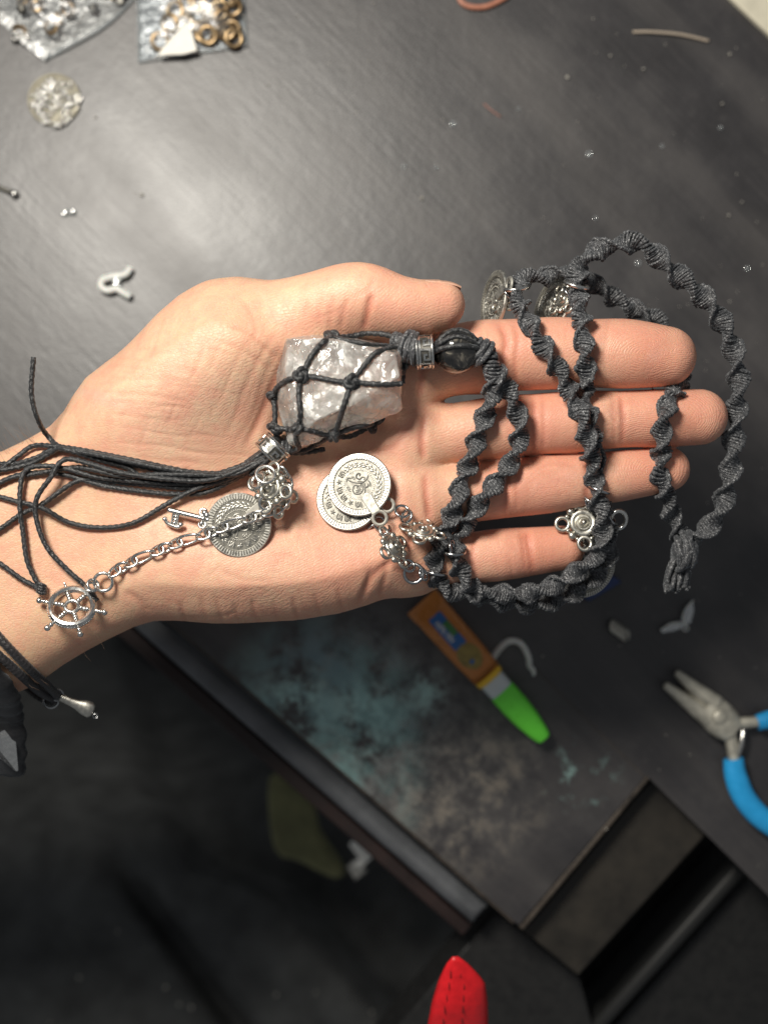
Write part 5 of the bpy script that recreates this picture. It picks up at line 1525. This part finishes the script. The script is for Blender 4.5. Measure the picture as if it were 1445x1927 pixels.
# ------------------------------------------------------------------ below the table edge
ZL = -.20
def pad(name, pts, z, th, mat, label, cat, bev=.022, group=None):
    P = resample([(*PX(x, y, z)[:2], 0) for x, y in pts], .006, closed=True)
    o = MB().add(*prism([(p[0], p[1]) for p in P], z - th, z, bev)).build(name, mat, sharp=50); tag(o, label, cat, group); return o
def lap_cloth():
    """dark clothing seen far below the table edge: one draped sheet with folds"""
    xs_ = np.arange(-340, 960, 9.0); ys_ = np.arange(1180, 2190, 9.0)
    V = []; F = []
    def ss(a, b, v):
        t = min(1, max(0, (v - a) / (b - a))); return t * t * (3 - 2 * t)
    edge_x = lambda y: float(np.interp(y, [1180, 1470, 1630, 1660, 1690, 1780, 1930, 2190], [260, 300, 400, 500, 560, 640, 770, 960]))
    for x in xs_:
        for y in ys_:
            d = edge_x(y) - x
            z = ZL - .05 * (1 - ss(-40, 60, d)) - .03 * (1 - ss(1500, 1700, y + .12 * x)) - .29 * (1 - ss(1190, 1600, y + .10 * x))
            g = (x - (250 + (y - 1650) * .72)) * .81
            z -= .022 * math.exp(-(g / 26) ** 2) * ss(1560, 1720, y)
            z += .004 * noise.noise(Vector((x * .006, y * .004, 2))) + .0022 * noise.noise(Vector((x * .02 + y * .01, y * .012, 5))) + .003 * math.sin((x * .6 - y) * .016 + 2 * noise.noise(Vector((x * .004, y * .004, 9))))
            V.append(tuple(PX(x, y, z)))
    n = len(ys_)
    for i in range(len(xs_) - 1):
        for k in range(n - 1): a = i * n + k; F.append((a, a + 1, a + n + 1, a + n))
    o = MB().add(V, F).build('clothing', M_pad, sharp=None); m = o.modifiers.new('thickness', 'SOLIDIFY'); m.thickness = .003
    tag(o, 'dark charcoal clothing with folds in the shade below the table edge', 'clothing')
    mb = MB(); rr = random.Random(3)
    for (x, y) in ((222, 1752), (312, 1858), (338, 1890), (360, 1896), (520, 1872), (595, 1868), (95, 1925), (150, 1840), (700, 1905)):
        mb.add(*sphere(PX(x, y, ZL + .004), .0011 * rr.uniform(.6, 1.1), 6, 4))
    q = mb.build('lint', M_crumb, o, sharp=None); q['kind'] = 'stuff'
lap_cloth()
pad('cloth_strip', [(505, 1470), (545, 1470), (585, 1500), (600, 1570), (646, 1640), (632, 1656), (560, 1622), (516, 1600)], ZL + .03, .012, M_olive, 'olive cloth strip in the shade below the table', 'cloth', .0025)
wl = thing('white_tag', 'small folded white tag below the grey rail', 'tag', PX(680, 1612, -.12))
tpart(MB().add(*prism(poly_px([(657, 1590), (676, 1574), (700, 1614), (680, 1634), (664, 1628), (676, 1616)], -.118), -.1196, -.118, .0006)), 'fold', simple('white_tag_card', (.88, .88, .84), .6), wl)
tpart(MB().add(*prism(poly_px([(654, 1632), (668, 1618), (690, 1640), (668, 1656)], -.121), -.1222, -.121, .0004)), 'flap', simple('grey_tag_card', (.35, .35, .33), .6), wl)
# red stitched strap
def strap():
    root = thing('strap', 'red stitched strap end rising at the bottom edge', 'strap', PX(866, 1960, .03))
    M_red = simple('red_leather', (0.72, 0.010, 0.016), .42, var=.18, vscale=350, bump=.3, bscale=900)
    V = []; F = []; n = 22; secs = []
    for i in range(n):
        t = i / (n - 1); y = 1800 + t * 260; e = min(1.0, (t * 260) / 95.0)
        lx = float(np.interp(y, [1798, 1802, 1816, 1847, 1884, 1927, 2060], [854, 848, 838, 824, 813, 805, 795])); rx = float(np.interp(y, [1798, 1802, 1816, 1847, 1884, 1927, 2060], [859, 867, 884, 912, 917, 918, 918]))
        cx = (lx + rx) / 2; half = (rx - lx) / 2
        z0 = .062 - .03 * t
        s = []
        for k in range(24):
            a = 2 * math.pi * k / 24; ca, sa = math.cos(a), math.sin(a)
            px_ = cx + half * ca
            up = max(0, sa); groove = .0011 * math.exp(-((ca - .12) / .12) ** 2) * e
            zz = z0 + (.0075 * e + .001) * math.copysign(abs(sa) ** .85, sa) * (1 - .15 * ca) - groove * (1 if sa > 0 else 0)
            s.append(PX(px_, y, zz))
        secs.append(s)
    tpart(MB().add(*loft(secs)), 'padded_end', M_red, root, sharp=None)
    M_st = simple('dark_red_thread', (0.16, 0.004, 0.006), .8)
    for off in (-.52, .12):
        for q in range(6):
            t = .10 + q * .085
            y = 1800 + t * 260; e = min(1.0, (t * 260) / 95.0); half = 51 * math.sin(e * math.pi / 2) ** .72
            lx = float(np.interp(y, [1798, 1802, 1816, 1847, 1884, 1927, 2060], [854, 848, 838, 824, 813, 805, 795])); rx = float(np.interp(y, [1798, 1802, 1816, 1847, 1884, 1927, 2060], [859, 867, 884, 912, 917, 918, 918])); cx = (lx + rx) / 2; half = (rx - lx) / 2; z = .062 - .03 * t + (.0075 * e + .001) * (1 - off * off) ** .42 + .0001 - (.0009 if off == .12 else 0)
            tpart(MB().add(*tube(resample([PX(cx + half * off, y, z), PX(cx + half * off, y + 7, z + .0002), PX(cx + half * off, y + 14, z)], .0005), .00022, 6)), 'stitch', M_st, root, sharp=None)
strap()

# ------------------------------------------------------------------ bracelets
eb = thing('elastic_bracelet', 'black double elastic cord bracelet with a silver drop at the wrist', 'bracelet', PX(100, 1310, .088))
M_el = cord_material('black_elastic', (0.014, 0.013, 0.014), (0.06, 0.055, 0.058), 1800)
def ribbed(P, r):
    R = resample(P, .00035); k = np.arange(len(R)); return tube(R, r * (1 + .05 * np.sin(k * 1.5)), 12)
e1 = [PX(112, 1312, .086), PX(92, 1292, .0945), rest(60, 1262, .0016), rest(30, 1232, .0018), rest(0, 1200, .0018), rest(-60, 1130, .0018), rest(-120, 1020, .0018), rest(-140, 920, .0016), PX(-150, 858, .095), PX(-140, 900, .076), PX(-80, 1050, .070), PX(0, 1200, .074), PX(70, 1290, .080), PX(108, 1318, .083)]
e2 = [PX(104, 1316, .085), PX(76, 1302, .0930), rest(46, 1276, .0014), rest(18, 1250, .0016), rest(-12, 1222, .0018), rest(-72, 1150, .0018), rest(-134, 1036, .0018), rest(-158, 930, .0016), PX(-168, 862, .095), PX(-160, 910, .076), PX(-100, 1060, .070), PX(-20, 1215, .074), PX(60, 1300, .080), PX(100, 1322, .083)]
for e in (e1, e2): tpart(MB().add(*ribbed([tuple(p) for p in e], .0013)), 'elastic_cord', M_el, eb, sharp=None)
tpart(MB().add(*xf(basis(PX(97, 1318, .086), (1, 0, 0), (.1, .2, 1)), torus(.0023, .0004, 24, 7))), 'ring', M_steel, eb, sharp=None)
tpart(MB().add(*xf(basis(PX(108, 1308, .087), (1, 0, 0), (.3, -.2, 1)), torus(.0018, .0003, 24, 7))), 'ring', M_steel, eb, sharp=None)
A = PX(112, 1312, .087); B = PX(177, 1339, .085); secs = []
dd = (B - A).normalized(); nn = Vector((-dd.y, dd.x, 0))
for t, w in ((0, .0008), (.06, .0013), (.3, .0012), (.5, .0015), (.72, .0024), (.9, .0026), (.97, .0018), (1.0, .0006)):
    c = A.lerp(B, t); secs.append([c + nn * w * math.cos(2 * math.pi * k / 14) + Vector((0, 0, w * .45 * math.sin(2 * math.pi * k / 14) + .00025 * noise.noise(c * 900))) for k in range(14)])
tpart(MB().add(*loft(secs)), 'drop', M_antique, eb, sharp=50)
tpart(MB().add(*xf(basis(PX(180, 1347, .085), (1, 0, 0), (.2, .1, 1)), torus(.0007, .0002, 14, 5))), 'drop_eye', M_steel, eb, sharp=None)

sb = thing('studded_bracelet', 'black fabric bracelet with a silver spike at the left edge', 'bracelet', PX(-40, 1380, .085))
M_fab = cord_material('black_fabric', (0.006, 0.006, 0.007), (0.02, 0.021, 0.023), 1500)
def band(cx, w, z):
    P = [PX(cx + 30, 1345, .094), PX(cx + 20, 1300, .108), rest(cx - 20, 1240, .003), rest(cx - 60, 1100, .003), rest(cx - 80, 960, .003), PX(cx - 80, 850, .098), PX(cx - 70, 880, .074), PX(cx - 40, 1060, .066), PX(cx, 1240, .070), PX(cx + 20, 1400, .074), PX(cx + 34, 1440, .082), PX(cx + 36, 1390, .090)]
    R = resample([tuple(p) for p in P], .0012, closed=True); k = np.arange(len(R))
    return tube(R, w * (1 + .06 * np.sin(k * 1.1)), 14, closed=True, squash=.45)
tpart(MB().add(*band(-28, .0070, 0)), 'band', M_fab, sb, sharp=None)
tpart(MB().add(*band(-52, .0060, 0)), 'band', M_fab, sb, sharp=None)
ap = PX(33, 1451, .093); b0 = PX(2, 1392, .0925); ax = (ap - b0)
M = basis(b0, (0.6, .6, 1), ax); h = ax.length
mb = MB(); ring = [(.0052 * math.cos(math.pi / 4 + k * math.pi / 2), .0052 * math.sin(math.pi / 4 + k * math.pi / 2)) for k in range(4)]
mb.add(*xf(M, (np.array([(x, y, -.002) for x, y in ring] + [(x, y, 0) for x, y in ring] + [(x * .08, y * .08, h) for x, y in ring]), [(0, 1, 5, 4), (1, 2, 6, 5), (2, 3, 7, 6), (3, 0, 4, 7), (4, 5, 9, 8), (5, 6, 10, 9), (6, 7, 11, 10), (7, 4, 8, 11), (8, 9, 10, 11), (3, 2, 1, 0)])))
o = tpart(mb, 'spike', M_silver, sb, smooth=False)
